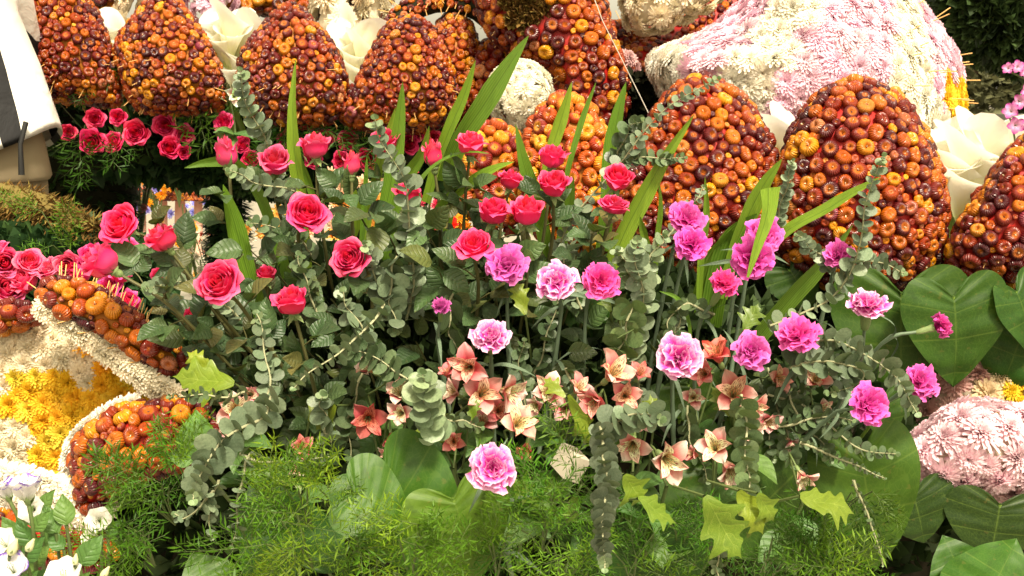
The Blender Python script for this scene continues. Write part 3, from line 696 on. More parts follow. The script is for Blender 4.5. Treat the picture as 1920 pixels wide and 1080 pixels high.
arch('float_neck', 'broad strawflower covered neck of the float at the top centre', 'float neck', Pillow([(900, -190), (1030, -220), (1120, -150), (1128, 0), (1152, 90), (1172, 160), (1160, 225), (1115, 262), (1080, 235), (1050, 150), (960, 95), (905, 20)], 2.80, .16, c=(1045, 20), p=2.8), 9.5, 'red', None, 53, picks=20, tries=1300, region=lambda x, y: math.hypot((x-985)/48, (y-18)/42) > 1)
t = thing('moss_patch', 'dry brown moss patch on the left flank of the float neck', 'moss', P(985, 15, 2.655)); b = MB(); blobstuff(b, lambda r: ((lambda a, q: Vector((math.cos(a)*.055*q*(1+.4*math.sin(3*a+1)), r.gauss(0, .006), math.sin(a)*.05*q*(1+.3*math.sin(4*a)))))(r.uniform(0, 6.28), r.random()**.5), D(0, 0, 1)), 9000, .022, 8); ob('strands', b.mesh('strands', M['mosss']), t)['kind'] = 'stuff'
mum_piece('chrysanthemum_ball', 'round white chrysanthemum ball in front of the strawflower dome', 'flower ball', Pillow([(975+56*math.cos(a*PI/4), 178+58*math.sin(a*PI/4)) for a in range(8)], 2.50, .07, .07), 15, lambda x, y: (1, .98, .85), 7, sizes=(1.0, .8), tries=500, gap=.8, over=1.45)
# middle small petals, brighter strawflowers
arch('strawflower_petal', 'small bright strawflower petal below and right of the white ball', 'float petal', Pillow([(1062, 178), (1100, 205), (1135, 260), (1160, 350), (1165, 450), (1080, 470), (1010, 430), (985, 330), (1000, 240), (1030, 195)], 2.22, .09), 11.5, 'ochre', G1, 26, key='straw_y', tries=900)
arch('strawflower_petal', 'small ragged orange strawflower petal under the white ball', 'float petal', Pillow([(905, 238), (945, 245), (985, 290), (1000, 380), (960, 430), (905, 420), (872, 360), (880, 280)], 2.32, .07), 12, 'ochre', G1, 27, key='straw_y', tries=700)
# right strawflower petals
arch('strawflower_petal', 'big red based strawflower petal crossed by the eucalyptus sprig', 'float petal', Pillow([(1322, 148), (1375, 175), (1425, 235), (1455, 320), (1465, 420), (1440, 490), (1340, 520), (1230, 510), (1165, 470), (1160, 380), (1190, 290), (1240, 200), (1280, 160)], 2.12, .13, .12), 10.6, 'red', G1, 28, tries=1500)
arch('strawflower_petal', 'big round topped strawflower petal under the pink striped dome', 'float petal', Pillow([(1600, 152), (1660, 170), (1710, 220), (1745, 290), (1768, 370), (1765, 450), (1735, 515), (1650, 545), (1550, 530), (1485, 490), (1462, 420), (1468, 330), (1490, 250), (1540, 180)], 2.05, .14, .12), 10.8, 'red', G1, 29, tries=1600)
arch('strawflower_petal', 'strawflower petal cut by the right edge of the picture', 'float petal', Pillow([(1935, 255), (2010, 330), (2040, 430), (2000, 530), (1900, 540), (1820, 525), (1785, 490), (1800, 430), (1840, 370), (1890, 295)], 2.0, .12, .12), 10.6, 'red', G1, 30, picks=15, tries=1300, pinL=.014)
# striped dome
dome_p = Pillow([(1395, 5), (1330, 60), (1225, 108), (1240, 165), (1285, 260), (1440, 380), (1600, 400), (1760, 320), (1800, 260), (1802, 170), (1785, 95), (1745, 40), (1700, -20), (1600, -110), (1460, -90)], 2.75, .36, .3, c=(1560, 130), p=2.0)
def stripe(x, y):
    if x > 1772 and y > 150: return YE
    if x < 1285: return (1, .98, .9)
    a = math.atan2(x-1670, y+260); a = math.degrees(a)     # meridians fanning from a pole above the frame
    v = math.sin(math.radians(a*9.5+40))
    if v > .55: return (1.0, .97, .86)
    return random.Random(int(x*7+y)).choice([(1, .70, .85), (1, .77, .88), PK])
tdome, pts, loc = mum_piece('chrysanthemum_dome', 'large dome striped with pink and white chrysanthemums at the upper right', 'flower dome', dome_p, 17, stripe, 9, tries=1500, sizes=(1.15, .95, .8), gap=.72, over=1.6, flat=.55)
pins(tdome, [q for q in pts if q[3] > 1690], loc, 30, .05, .2)
mum_piece('chrysanthemum_band', 'cream chrysanthemum roll high up between the float neck and the dome', 'float panel', Pillow([(1180, -60), (1340, -60), (1345, 0), (1290, 30), (1230, 55), (1190, 50), (1172, 10)], 3.0, .12), 20, lambda x, y: (1, .93, .72), 12, tries=700)
horn('dark strawflower covered arm under the cream chrysanthemum roll', [(1420, -10, 3.3), (1340, 40, 3.25), (1270, 85, 3.2), (1200, 125, 3.1), (1160, 150, 3.05)], [40, 38, 36, 40, 46], 3.2, 7.5, 61, 280, mat='red', pinn=0, name='strawflower_bough', cat='float arm', under='red', phi=(-1.4, 2.2))
horn('short strawflower covered arm reaching towards the float neck', [(1255, 60, 3.25), (1200, 66, 3.2), (1140, 72, 3.1)], [20, 24, 28], 3.2, 7.5, 62, 120, mat='red', pinn=30, name='strawflower_bough', cat='float arm', under='red', phi=(-1, 2.2))
arch('strawflower_mound', 'dark strawflower mound left of the striped dome', 'float knob', Pillow([(1215, 120), (1240, 150), (1260, 210), (1250, 280), (1200, 290), (1170, 230), (1180, 160)], 3.0, .08), 8, 'dark', None, 63, tries=700, tint=(.6, .5, .5))
mum_piece('chrysanthemum_band', 'dull mauve chrysanthemum strip beside the float neck', 'float panel', Pillow([(1185, 95), (1192, 130), (1165, 165), (1135, 200), (1120, 260), (1105, 230), (1130, 160), (1160, 110)], 2.9, .04), 16, lambda x, y: (.75, .48, .5), 13, tries=500)
t = thing('moss_patch', 'dark brown mossy lump between the small bright petal and the dome', 'moss', P(1190, 235, 2.85)); b = MB(); blobstuff(b, lambda r: (Vector((max(-.1, min(.1, r.gauss(0, .055))), r.gauss(0, .03), max(-.15, min(.12, r.gauss(0, .08))))), D(0, 0, 1)), 4500, .03, 9); ob('strands', b.mesh('strands', M['dark']), t)['kind'] = 'stuff'
t = thing('fishing_line', 'pale line running down beside the float neck to the sprig', 'line', P(1105, -10, 2.4)); b = MB(); l0 = P(1105, -10, 2.4); b.tube([P(x, y, 2.4)-l0 for x, y in ((1100, -40), (1130, 40), (1165, 110), (1200, 180), (1222, 225))], .0011, 5); ob('line', b.mesh('line', M['wire']), t)
# overhanging bough top right
ov = Pillow([(1745, -60), (2050, -90), (2080, 110), (1930, 128), (1880, 112), (1830, 95), (1790, 40)], 3.4, .25, .3, c=(1900, 20))
t = thing('overhang', 'dark leafy overhang in the top right corner', 'greenery', (0, 0, 0)); ov.body('body', M['dark'], t, 0); b = MB(); blobstuff(b, pil_fn(ov), 7000, .05, 14); ob('greenery', b.mesh('greenery', M['under']), t)['kind'] = 'stuff'
# ---------------------------------------------------------------- bottom right pink mass
mum_piece('chrysanthemum_cushion', 'pale pink chrysanthemum cushion at the lower right edge', 'flower cushion', Pillow([(1745, 800), (1690, 860), (1705, 905), (1790, 920), (1900, 930), (2040, 930), (2040, 780), (1900, 770), (1810, 765)], 1.72, .10, .1), 27, lambda x, y: (1, .76, .86), 15, meshes=CHR, sizes=(1.1, .95, .8), gap=.72, tries=700, facing=-.5, over=1.35)
mum_piece('chrysanthemum_wing', 'dusky mauve chrysanthemum panel with a yellow end above the pink cushion', 'float panel', Pillow([(1740, 720), (1790, 690), (1900, 690), (2040, 690), (2040, 830), (1800, 830), (1730, 800)], 1.98, .06, .08), 24, lambda x, y: YE if x > 1885 else ((.72, .45, .42) if x < 1850 else (.85, .68, .45)), 16, gap=.75, tries=600)
# ---------------------------------------------------------------- left wing: cream and yellow panel
def inpoly(x, y, q):
    c = False
    for k in range(len(q)):
        (x1, y1), (x2, y2) = q[k-1], q[k]
        if (y1 > y) != (y2 > y) and x < (x2-x1)*(y-y1)/(y2-y1)+x1: c = not c
    return c
def YG2(x, y): return random.Random(int(x*3+y)).choice([(1, .60, .025), (1, .68, .04), (1, .76, .08)])
def wingcol(x, y):
    if inpoly(x, y, [(145, 635), (205, 650), (340, 745), (340, 775), (215, 765), (180, 700)]): return YG2(x, y)
    if inpoly(x, y, [(15, 705), (120, 690), (190, 745), (330, 760), (250, 770), (150, 830), (165, 925), (80, 915), (62, 810), (15, 765)]): return YG2(x, y)
    return CR
mum_piece('chrysanthemum_wing', 'cream float panel with yellow chrysanthemum wedges on the left', 'float panel', Pillow([(-60, 600), (60, 600), (140, 620), (230, 690), (320, 750), (340, 820), (230, 900), (190, 960), (120, 960), (-60, 940)], 1.78, .05, .10, c=(120, 780), p=3), 17, wingcol, 17, gap=.68, tries=1400, meshes=CHR, facing=-.3, over=1.6)
def mumpath(label, path, d, rad, rows, colf, nrm=(0, .2, 1), seed=1):
    r = random.Random(seed); L = len(path); w3 = [P(q[0], q[1], q[2] if len(q) > 2 else d) for q in path]; loc = w3[0].copy(); cur = catm([p-loc for p in w3], 80); t = thing('chrysanthemum_edging', label, 'flower edging', loc, 'white chrysanthemum edgings of the left float')
    b = MB(); b.tube(cur[::4], S(rad*rows*.3, d), 8); ob('body', b.mesh('body', M['creamc']), t); acc = 0; R1 = S(rad, d)
    for i in range(1, 80):
        acc += (cur[i]-cur[i-1]).length
        if acc > R1*.8:
            acc = 0; tg = (cur[i]-cur[i-1]).normalized(); sd_ = tg.cross(D(*nrm)).normalized()
            for k in range(rows):
                o = (k-(rows-1)/2)*1.0; n = (D(*nrm)+sd_*o*.9+Vector((r.uniform(-.3, .3), r.uniform(-.3, .3), r.uniform(-.3, .3)))).normalized(); x, y = proj(cur[i]+loc)
                ob('chrysanthemum', CHRW[r.randrange(3)], t, axis(n, cur[i]+sd_*o*R1*.6+n*R1*.35, (R1*1.5, R1*1.5, R1*1.3), r.uniform(0, 6)), colf(x, y))
mumpath('white chrysanthemum edging below the slanting strawflower ridge', [(72, 572), (110, 590), (170, 632), (235, 680), (300, 728), (340, 752)], 1.60, 16, 2, lambda x, y: (1, .94, .78), (-.2, .2, 1), 3)
mumpath('cream chrysanthemum edging behind the lisianthus stems', [(-60, 905), (20, 915), (90, 935), (150, 958), (190, 985)], 1.56, 24, 3, lambda x, y: (1, .97, .88), (0, .3, 1), 4)
mumpath('white edging on the rim of the rounded strawflower lobe', [(140, 905), (134, 865), (150, 820), (190, 785), (235, 762), (275, 752)], 1.60, 15, 1, lambda x, y: (1, .97, .9), (-.6, .6, .6), 5)
arch('strawflower_ridge', 'long slanting strawflower ridge behind the leftmost rose leaves', 'float rim', Pillow([(75, 545), (110, 528), (170, 540), (220, 570), (275, 615), (335, 665), (345, 690), (310, 695), (240, 655), (160, 605), (90, 575)], 1.62, .05, .05, c=(205, 610)), 11.5, 'ochre', 'strawflower edges of the left float', 71, picks=-60, tries=1100, pinL=.03, pind=-.8, facing=-.5)
arch('strawflower_ridge', 'rounded strawflower lobe above the asparagus fern at lower left', 'float rim', Pillow([(150, 830), (185, 795), (240, 768), (310, 757), (375, 765), (400, 800), (380, 850), (300, 885), (235, 895), (200, 930), (165, 960), (150, 925), (142, 875)], 1.56, .07, .06, c=(240, 835)), 12.5, 'red', 'strawflower edges of the left float', 72, tries=1300, facing=-.5)
arch('strawflower_ridge', 'short strawflower ridge at the far left under the pink rose heap', 'float rim', Pillow([(-60, 580), (20, 572), (65, 580), (70, 600), (30, 612), (-60, 615)], 1.72, .04, .04), 12, 'ochre', 'strawflower edges of the left float', 73, tries=500, facing=-.5)
arch('strawflower_ridge', 'strawflower ridge in the shade behind the lisianthus stems', 'float rim', Pillow([(-60, 930), (30, 955), (90, 985), (170, 1000), (200, 1020), (190, 1060), (90, 1060), (20, 1020), (-60, 1010)], 1.58, .05, .05), 14, 'red', 'strawflower edges of the left float', 74, tries=700, facing=-.5)
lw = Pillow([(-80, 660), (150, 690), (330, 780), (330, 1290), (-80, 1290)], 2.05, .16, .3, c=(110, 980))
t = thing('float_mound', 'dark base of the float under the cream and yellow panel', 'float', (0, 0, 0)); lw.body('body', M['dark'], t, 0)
# ---------------------------------------------------------------- calla lilies
def calla_mesh(seed):
    r = random.Random(seed); b = MB(); rows = []; nv, nu = 12, 19
    for i in range(nv):
        v = i/(nv-1); row = []
        for j in range(nu):
            a = -PI+2*PI*j/(nu-1); rad = .06+.17*v+.08*v**3; fr = math.cos(a)
            z = 1.0*v*(1+.16*max(0, fr)**2*v-.16*(1-fr)*v); ov = 1+.22*(j/(nu-1))*v
            rad += .07*max(0, fr)**3*v**4
            if v > .8: rad += .05*((v-.8)/.2)**2; z -= .05*((v-.8)/.2)**2*(1-max(0, fr))
            rad += .012*math.sin(3*a+seed)*v
            row.append(Vector((rad*ov*math.cos(a), rad*ov*math.sin(a), z)))
        rows.append(row)
    b.grid(rows); s = b.mesh('spathe', M['calla'])
    b = MB(); b.tube([Vector((.02, 0, .2)), Vector((.03, 0, .45)), Vector((.03, 0, .62))], [.035, .04, .02], 8); return s, b.mesh('spadix', M['spadix'])
M['spadix'] = plain('spadix', (.8, .5, .06), .6, .2, .3, 60)
CAL = [calla_mesh(s) for s in range(3)]
def callas(lst, d, where, group, L=130):
    lst = lst+[(q[0]+rnd.uniform(-14, 14), q[1]+rnd.uniform(-20, 20), q[2]+rnd.uniform(-.3, .3), 1) for q in lst[::2]]
    lst = sorted(lst, key=lambda q: q[0]); n = len(lst)
    for i, q in enumerate(lst):
        px, py, dx, dy = q[:4]; ln = q[4] if len(q) > 4 else L; dd = d+(q[5] if len(q) > 5 else rnd.uniform(-.03, .03)); c = P(px, py, dd); ax = D(dx, dy, .25)
        t = thing('calla_lily', 'cream calla lily, %s of %s' % (ordn(i, n), where), 'calla lily', c, group); s = S(ln, dd)
        m = axis(ax, -ax*s*.8, (s*.8, s*.8, s), rnd.uniform(2.5, 5.5)); sp, sx = CAL[rnd.randrange(3)]
        a = ob('spathe', sp, t, m); ob('spadix', sx, t, m); b = MB(); b.tube(catm([-ax*s*.78, -ax*s*1.0, -ax*s*1.15+(D(0, -1, -.15)*s*1.0 if px > 1700 else D(0, -.3, -1)*s*.4)], 7), s*.07, 7); ob('stem', b.mesh('stem', M['cals']), t)
M['cals'] = plain('calla_stem', (.22, .36, .06), .4, .5, .2, 30)
callas([(205, 45, -.2, 1), (190, 75, -.5, 1), (213, 95, .2, 1), (200, 125, -.1, 1, 110)], 2.85, 'those between the two leftmost petals', 'callas between the left petals', 95)
callas([(385, 45, -.4, 1), (415, 60, -.2, 1), (440, 50, .3, 1), (468, 55, .5, 1), (425, 105, -.1, 1), (448, 95, .2, 1), (430, 140, 0, 1, 100)], 2.78, 'those above the eucalyptus tip', 'callas between the left petals', 110)
callas([(640, 70, -.4, 1), (665, 85, .1, 1), (690, 75, .5, 1), (655, 120, 0, 1), (680, 110, .3, 1), (662, 160, 0, 1, 90)], 2.85, 'those left of the slanting petal', 'callas between the left petals', 115)
callas([(1790, 290, -.3, 1), (1815, 275, -.1, 1), (1845, 265, .1, 1), (1880, 250, .35, 1), (1800, 330, -.1, 1), (1835, 315, .05, 1), (1865, 305, .25, 1), (1895, 290, .5, 1)], 2.12, 'those under the striped dome', 'callas between the right petals', 165)
callas([(1462, 250, -.1, 1), (1475, 235, .2, 1), (1468, 290, 0, 1, 100)], 2.16, 'those between the big red based petals', 'callas between the right petals', 110)
callas([(1165, 290, -.1, 1, 80), (1172, 330, .1, 1, 80)], 2.25, 'the pair left of the arched sprig', 'callas between the right petals', 80)
# small flower at 430,185
alstro([(440, 180, 46, (.3, .1, 1), (1.0, 2.6, 2.2))], 2.45, 'pale cream blossom beside the tip of the tall grey eucalyptus', base=(450, 330, 2.5))
# ---------------------------------------------------------------- background roses under the ledge
BR = [(175, 268, 50), (178, 222, 40), (215, 268, 44), (222, 220, 36), (255, 250, 52), (310, 235, 48), (318, 278, 44), (345, 252, 40), (70, 215, 40), (82, 240, 30), (128, 248, 34), (420, 230, 40), (455, 272, 38), (470, 300, 34), (345, 285, 28),
      (540, 262, 36), (608, 262, 42), (650, 262, 42), (690, 298, 44), (640, 300, 36), (720, 268, 34), (765, 270, 40), (905, 262, 38), (780, 250, 36), (590, 300, 40), (815, 262, 36)]
BR.sort()
for i, (x, y, s) in enumerate(BR):
    left = x < 500; grp = [b_ for b_ in BR if (b_[0] < 500) == left]; k = grp.index((x, y, s)); n = len(grp)
    lab = 'dark pink rose under the left ledge, %s of that row' % ordn(k, n) if left else 'dark pink rose behind the bouquet tops, %s there' % ordn(k, n)
    rose(x, y, s, 2.74-.0002*abs(y-250), rnd.choice(['open', 'open', 'half']), (rnd.uniform(-.4, .4), rnd.uniform(-.2, .35), 1), lab, 'dark pink roses under the ledge', None, tint=(.85, .5, .62), sep=False)
LR = [(10, 495, 55), (55, 492, 50), (12, 545, 58), (95, 505, 48), (128, 498, 46), (155, 510, 46), (205, 540, 50), (50, 530, 46), (60, 418, 34), (178, 480, 44), (240, 470, 40), (0, 470, 40), (245, 572, 44), (225, 515, 40)]
LR.sort()
for i, (x, y, s) in enumerate(LR):
    rose(x, y, s*1.15, 1.9 if y > 450 else 2.5, rnd.choice(['open', 'half']), (rnd.uniform(-.6, .6), rnd.uniform(0, .8), .7), 'pink rose in the heap behind the left float, %s there' % ordn(i, len(LR)), 'pink roses heaped behind the left float', None, tint=(1.0, 2.2 if x < 130 else 1.1, 1.5), sep=False)
# ---------------------------------------------------------------- moss covered branch, left
t = thing('mossy_branch', 'moss covered branch jutting in from the left edge above the pink rose heap', 'branch', P(60, 400, 2.3)); l0 = P(60, 400, 2.3)
pth = catm([P(-120, 380, 2.3)-l0, P(0, 385, 2.3)-l0, P(70, 395, 2.28)-l0, P(130, 420, 2.26)-l0, P(195, 445, 2.25)-l0], 14)
b = MB(); b.tube(pth, [.045, .05, .05, .05, .046, .045, .04, .04, .035, .032, .03, .028, .024, .016], 12); ob('branch', b.mesh('branch', M['moss']), t)
b = MB(); r = random.Random(5)
for _ in range(9000):
    k = r.uniform(0, 12.9); i = int(k); c = pth[i].lerp(pth[i+1], k-i); v = Vector((r.gauss(0, 1), r.gauss(0, 1), r.gauss(0, 1))).normalized(); p = c+v*.04*(1.1-k/22); s = r.uniform(.01, .045)
    d2 = (v*.6+Vector((r.gauss(0, .6), r.gauss(0, .6), -abs(r.gauss(0, .7))))).normalized(); o = perp(d2)*.0013; b.quad(p-o, p+o, p+d2*s*.6+perp(v)*.004+o, p+d2*s)
ob('moss', b.mesh('moss', M['mosss']), t)['kind'] = 'stuff'
# dark green bank behind the heap
bk = Pillow([(-80, 430), (100, 420), (260, 470), (300, 540), (280, 620), (-80, 620)], 2.35, .16, .2, c=(90, 530))
t = thing('fir_bank', 'bank of dark fir sprays behind the pink rose heap on the left', 'greenery', (0, 0, 0)); bk.body('body', M['dark'], t, 0); b = MB(); blobstuff(b, pil_fn(bk), 5000, .04, 24); ob('greenery', b.mesh('greenery', M['fir']), t)['kind'] = 'stuff'
# ---------------------------------------------------------------- miniature colonnade with flowers
c0 = P(240, 470, 5.2); t = thing('colonnade', 'small pink pillared colonnade with strawflower beam seen under the ledge', 'colonnade', c0)
pk = plain('pink_plaster', (.72, .42, .32), .8, .2, .2, 20)
def loc5(px, py): return P(px, py, 5.2)-c0
for x, w_ in ((262, 26), (306, 18), (338, 22), (372, 18), (402, 20)):
    a = loc5(x, 480); z = loc5(x, 350); b = MB(); rr = S(w_, 5.2)/2; b.tube([a, a+Vector((0, 0, .02)), a+Vector((0, 0, .03)), a.lerp(z, .9), z], [rr*1.3, rr*1.3, rr, rr*.85, rr*1.2], 12); ob('pillar', b.mesh('pillar', pk), t)
b = MB(); a = loc5(235, 372); z = loc5(420, 352); b.box((a.x, -.05, a.z), (z.x, .05, z.z)); ob('beam', b.mesh('beam', M['red'], False), t)
for k in range(30):
    for q in range(2):
        p = Vector((a.x+(z.x-a.x)*(k+.5)/30, -.06, a.z+.012+q*.026)); ob('strawflower', STR['straw'][k % 6], t, axis(Vector((0, -1, .1)), p, .015, k))
b = MB(); a = loc5(268, 470); z = loc5(296, 380); arcp = [Vector((a.x, 0, a.z)), Vector((a.x, 0, z.z-.06)), Vector(((a.x+z.x)/2, 0, z.z)), Vector((z.x, 0, z.z-.06)), Vector((z.x, 0, a.z))]; b.tube(catm(arcp, 16), .012, 6); ob('arched_frame', b.mesh('arched_frame', M['red']), t)
def posy(px, py, d, n, sp, size, color, label, seed, mat='chry', name='flower_clump', group='blurred flowers near the colonnade'):
    t = thing(name, label, 'flowers', P(px, py, d), group); r = random.Random(seed)
    for k in range(n):
        o = Vector((r.gauss(0, 1), r.gauss(0, .5), r.gauss(0, 1)))*S(sp, d)*.5; ob('flower', CHRW[k % 3], t, axis(D(r.uniform(-.6, .6), r.uniform(-.3, .8), 1), o, S(size, d)*.5*r.uniform(.7, 1.2), r.uniform(0, 6)), color)
    b = MB()
    for k in range(n): 
        o = Vector((r.gauss(0, 1), .02, r.gauss(0, 1)))*S(sp, d)*.4; b.tube([o, o*.4+Vector((0, .02, -S(sp, d))), Vector((0, .03, -S(sp*2, d)))], .003, 4)
    ob('stems', b.mesh('stems', M['stem']), t)['kind'] = 'stuff'
posy(285, 343, 5.0, 14, 42, 20, (1, .45, .02), 'orange and yellow flower clump on top of the colonnade', 1)
posy(330, 338, 5.0, 9, 26, 18, (.9, .40, .02), 'smaller orange flower clump right of the one on the colonnade', 11)
posy(238, 365, 4.8, 12, 50, 22, (.35, .30, .75), 'violet blue flower clump left of the colonnade', 2)
posy(365, 395, 5.5, 14, 40, 20, (.45, .45, .95), 'violet blue flower heads between the colonnade pillars', 3)
posy(345, 452, 4.6, 14, 50, 20, (.9, .5, .03), 'yellow flower clump at the foot of the pillars', 4)
posy(385, 460, 4.5, 10, 45, 18, (.5, .04, .03), 'dark red flower clump at the foot of the pillars', 5)
posy(370, 480, 3.8, 18, 60, 24, (1, .95, .8), 'white flower clump below the pillars behind the rose leaves', 6)
posy(250, 340, 3.4, 10, 60, 16, (.7, .3, .28), 'dull pink flower clump hanging under the ledge', 7)
posy(140, 345, 3.3, 10, 70, 18, (.55, .22, .14), 'brownish flower clump under the left end of the ledge', 8)
posy(420, 300, 3.4, 6, 40, 24, (.5, .03, .08), 'crimson blooms under the ledge beside the post', 9)
# red and yellow things seen through the bouquet
posy(860, 425, 2.3, 12, 40, 34, (1, .50, .03), 'yellow blooms seen through the middle of the bouquet', 12, group='blooms behind the bouquet')
posy(835, 440, 2.25, 9, 34, 36, (.9, .03, .01), 'scarlet blooms seen through the middle of the bouquet', 13, group='blooms behind the bouquet')
posy(640, 390, 2.6, 16, 80, 40, (1, .72, .5), 'peach coloured blooms behind the upper left roses', 14, group='blooms behind the bouquet')
posy(700, 420, 2.5, 12, 70, 40, (1, .55, .12), 'orange blooms behind the narrow blade leaves', 15, group='blooms behind the bouquet')
posy(510, 400, 2.7, 10, 50, 34, (1, .6, .15), 'amber blooms behind the leftmost blade leaves', 16, group='blooms behind the bouquet')
posy(790, 380, 2.6, 8, 50, 34, (.7, .05, .1), 'crimson blooms behind the upper middle roses', 17, group='blooms behind the bouquet')
# ---------------------------------------------------------------- orchids at the right edge
def orchid(flowers, base, d, label):
    c = P(*base, d); t = thing('orchid_spray', label, 'orchid', c, 'orchid sprays at the right edge'); b = MB(); b.tube(catm([P(x, y, d)-c+Vector((0, .015, 0)) for x, y in [base]+[(f[0], f[1]) for f in flowers]], 14), .002, 5); ob('stem', b.mesh('stem', M['stem']), t)
    for x, y, s in flowers:
        ax = D(rnd.uniform(-.8, .2), rnd.uniform(-.3, .3), 1); q = P(x, y, d)-c; fl = ob('flower', ALSC, t, axis(ax, q-ax*S(s, d)*.15, S(s, d)*.45, rnd.uniform(0, 6)))
        for k in range(5): ob('petal', ORC[k % 2], fl, Matrix.Rotation(k*2*PI/5, 4, 'Z'))
ORC = [strap_petal(1.0, .33, 1.0, .0, obov, 70+k, cup=.3, wav=.05).mesh('petal', M['orchid']) for k in range(2)]
orchid([(1905, 235, 44), (1895, 208, 42), (1912, 190, 40), (1925, 170, 36)], (1915, 300), 2.05, 'purple and white orchid spray above the callas at the right edge')
orchid([(1890, 128, 30), (1908, 125, 34), (1925, 135, 34)], (1950, 160), 2.6, 'small purple orchid spray under the dark overhang at the right edge')
# ---------------------------------------------------------------- big heart shaped leaves
def heart_pts():
    out = [(.0, .02), (.10, -.13), (.25, -.24), (.40, -.22), (.50, -.08), (.53, .12), (.47, .36), (.34, .62), (.16, .86), (.0, 1.03)]
    mid = [0, .01, .03, .07, .14, .25, .42, .63, .84, 1.03]
    return out, mid
def heart_mesh(seed, nar=1.0):
    r = random.Random(seed); out, mid = heart_pts(); O = catm([(x, y, 0) for x, y in out], 29); Md = catm([(m, 0, 0) for m in mid], 29); rows = []; cur = r.uniform(.15, .3)
    for i in range(29):
        row = []
        for j in range(-6, 7):
            q = abs(j)/6; x = O[i].x*q*(1 if j > 0 else -1)*nar; y = Md[i].x*(1-q)+O[i].y*q; 
            z = .16*abs(x)-cur*y*y-.22*x*x+.028*math.cos(i/28*2*PI*6)*q*(1-q)*2.2+.02*math.sin(9*y+5*x+seed)*q
            row.append(Vector((x, y, z)))
        rows.append(row)
    b = MB(); b.grid(rows, 0); return b.mesh('blade', M['heart'])
HRT = [heart_mesh(s) for s in range(3)]
def heart(px, py, tx, ty, d, label, nz=(0, .25, 1), wide=1.0, tint=(1, 1, 1), dt=0.0, to=None, name='heart_leaf', stem=True):
    """base (petiole joint) px,py; tip tx,ty"""
    a = P(px, py, d); z = P(tx, ty, d+dt)-a; t = thing(name, label, 'leaf', a, 'big heart shaped leaves'); L = z.length
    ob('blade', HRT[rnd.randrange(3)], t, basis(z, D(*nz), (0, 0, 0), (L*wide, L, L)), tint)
    b = MB(); e = P(*to)-a if to else Vector((0, .12, -.12)); b.tube(catm([Vector((0, 0, 0)), e*.3+D(0, 0, .2)*.02, e], 8), .0028, 6); ob('petiole', b.mesh('petiole', M['cals']), t)
heart(1690, 548, 1690, 760, 1.88, 'broad glossy heart leaf left of the large one on the right', wide=1.15, nz=(-.25, .3, 1))
heart(1788, 555, 1808, 725, 1.84, 'large dark heart leaf hanging behind the sideways carnation', wide=1.15)
heart(1905, 545, 1960, 660, 1.86, 'folded heart leaf at the right edge under the rightmost strawflower petal', wide=1.1, nz=(.5, .2, 1))
heart(1925, 600, 1880, 735, 1.90, 'pale veined heart leaf low at the right edge above the mauve panel', wide=1.25, nz=(-.1, .5, .8), tint=(1.3, 1.3, 1.6))
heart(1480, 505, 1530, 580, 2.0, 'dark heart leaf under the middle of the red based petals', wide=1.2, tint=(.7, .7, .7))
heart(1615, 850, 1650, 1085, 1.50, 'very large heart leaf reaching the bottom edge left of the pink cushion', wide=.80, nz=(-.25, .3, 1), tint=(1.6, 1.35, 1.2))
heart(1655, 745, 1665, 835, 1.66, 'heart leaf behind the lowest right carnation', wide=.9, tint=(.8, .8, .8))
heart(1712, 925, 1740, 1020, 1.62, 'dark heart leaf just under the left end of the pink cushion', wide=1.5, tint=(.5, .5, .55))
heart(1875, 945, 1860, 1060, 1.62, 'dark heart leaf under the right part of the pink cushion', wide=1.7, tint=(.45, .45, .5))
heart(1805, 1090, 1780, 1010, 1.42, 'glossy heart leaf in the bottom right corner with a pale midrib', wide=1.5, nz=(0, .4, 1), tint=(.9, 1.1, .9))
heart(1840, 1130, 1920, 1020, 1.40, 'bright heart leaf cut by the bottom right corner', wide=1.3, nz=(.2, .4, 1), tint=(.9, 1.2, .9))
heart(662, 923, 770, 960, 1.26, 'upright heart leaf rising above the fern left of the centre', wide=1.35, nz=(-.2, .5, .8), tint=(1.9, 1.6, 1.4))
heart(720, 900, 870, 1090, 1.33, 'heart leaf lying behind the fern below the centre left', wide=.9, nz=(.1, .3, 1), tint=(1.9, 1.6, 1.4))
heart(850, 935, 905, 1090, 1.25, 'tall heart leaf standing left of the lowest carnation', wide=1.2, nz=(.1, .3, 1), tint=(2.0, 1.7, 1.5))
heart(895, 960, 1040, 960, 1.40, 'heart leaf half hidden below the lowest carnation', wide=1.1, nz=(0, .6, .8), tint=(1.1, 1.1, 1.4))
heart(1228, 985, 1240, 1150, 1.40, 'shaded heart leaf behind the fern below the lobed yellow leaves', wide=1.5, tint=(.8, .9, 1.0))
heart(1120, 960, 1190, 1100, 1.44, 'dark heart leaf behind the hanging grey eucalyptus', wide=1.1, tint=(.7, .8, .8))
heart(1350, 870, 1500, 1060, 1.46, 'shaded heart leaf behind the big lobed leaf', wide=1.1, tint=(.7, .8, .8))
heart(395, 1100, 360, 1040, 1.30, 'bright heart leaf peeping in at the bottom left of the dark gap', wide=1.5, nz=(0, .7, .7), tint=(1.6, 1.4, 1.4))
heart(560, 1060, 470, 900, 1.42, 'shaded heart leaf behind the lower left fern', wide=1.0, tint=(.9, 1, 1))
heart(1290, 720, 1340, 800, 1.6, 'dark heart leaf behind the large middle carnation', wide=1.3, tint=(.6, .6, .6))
heart(1080, 560, 1130, 680, 1.72, 'shaded heart leaf behind the twin carnations', wide=.8, tint=(.8, .8, .7))
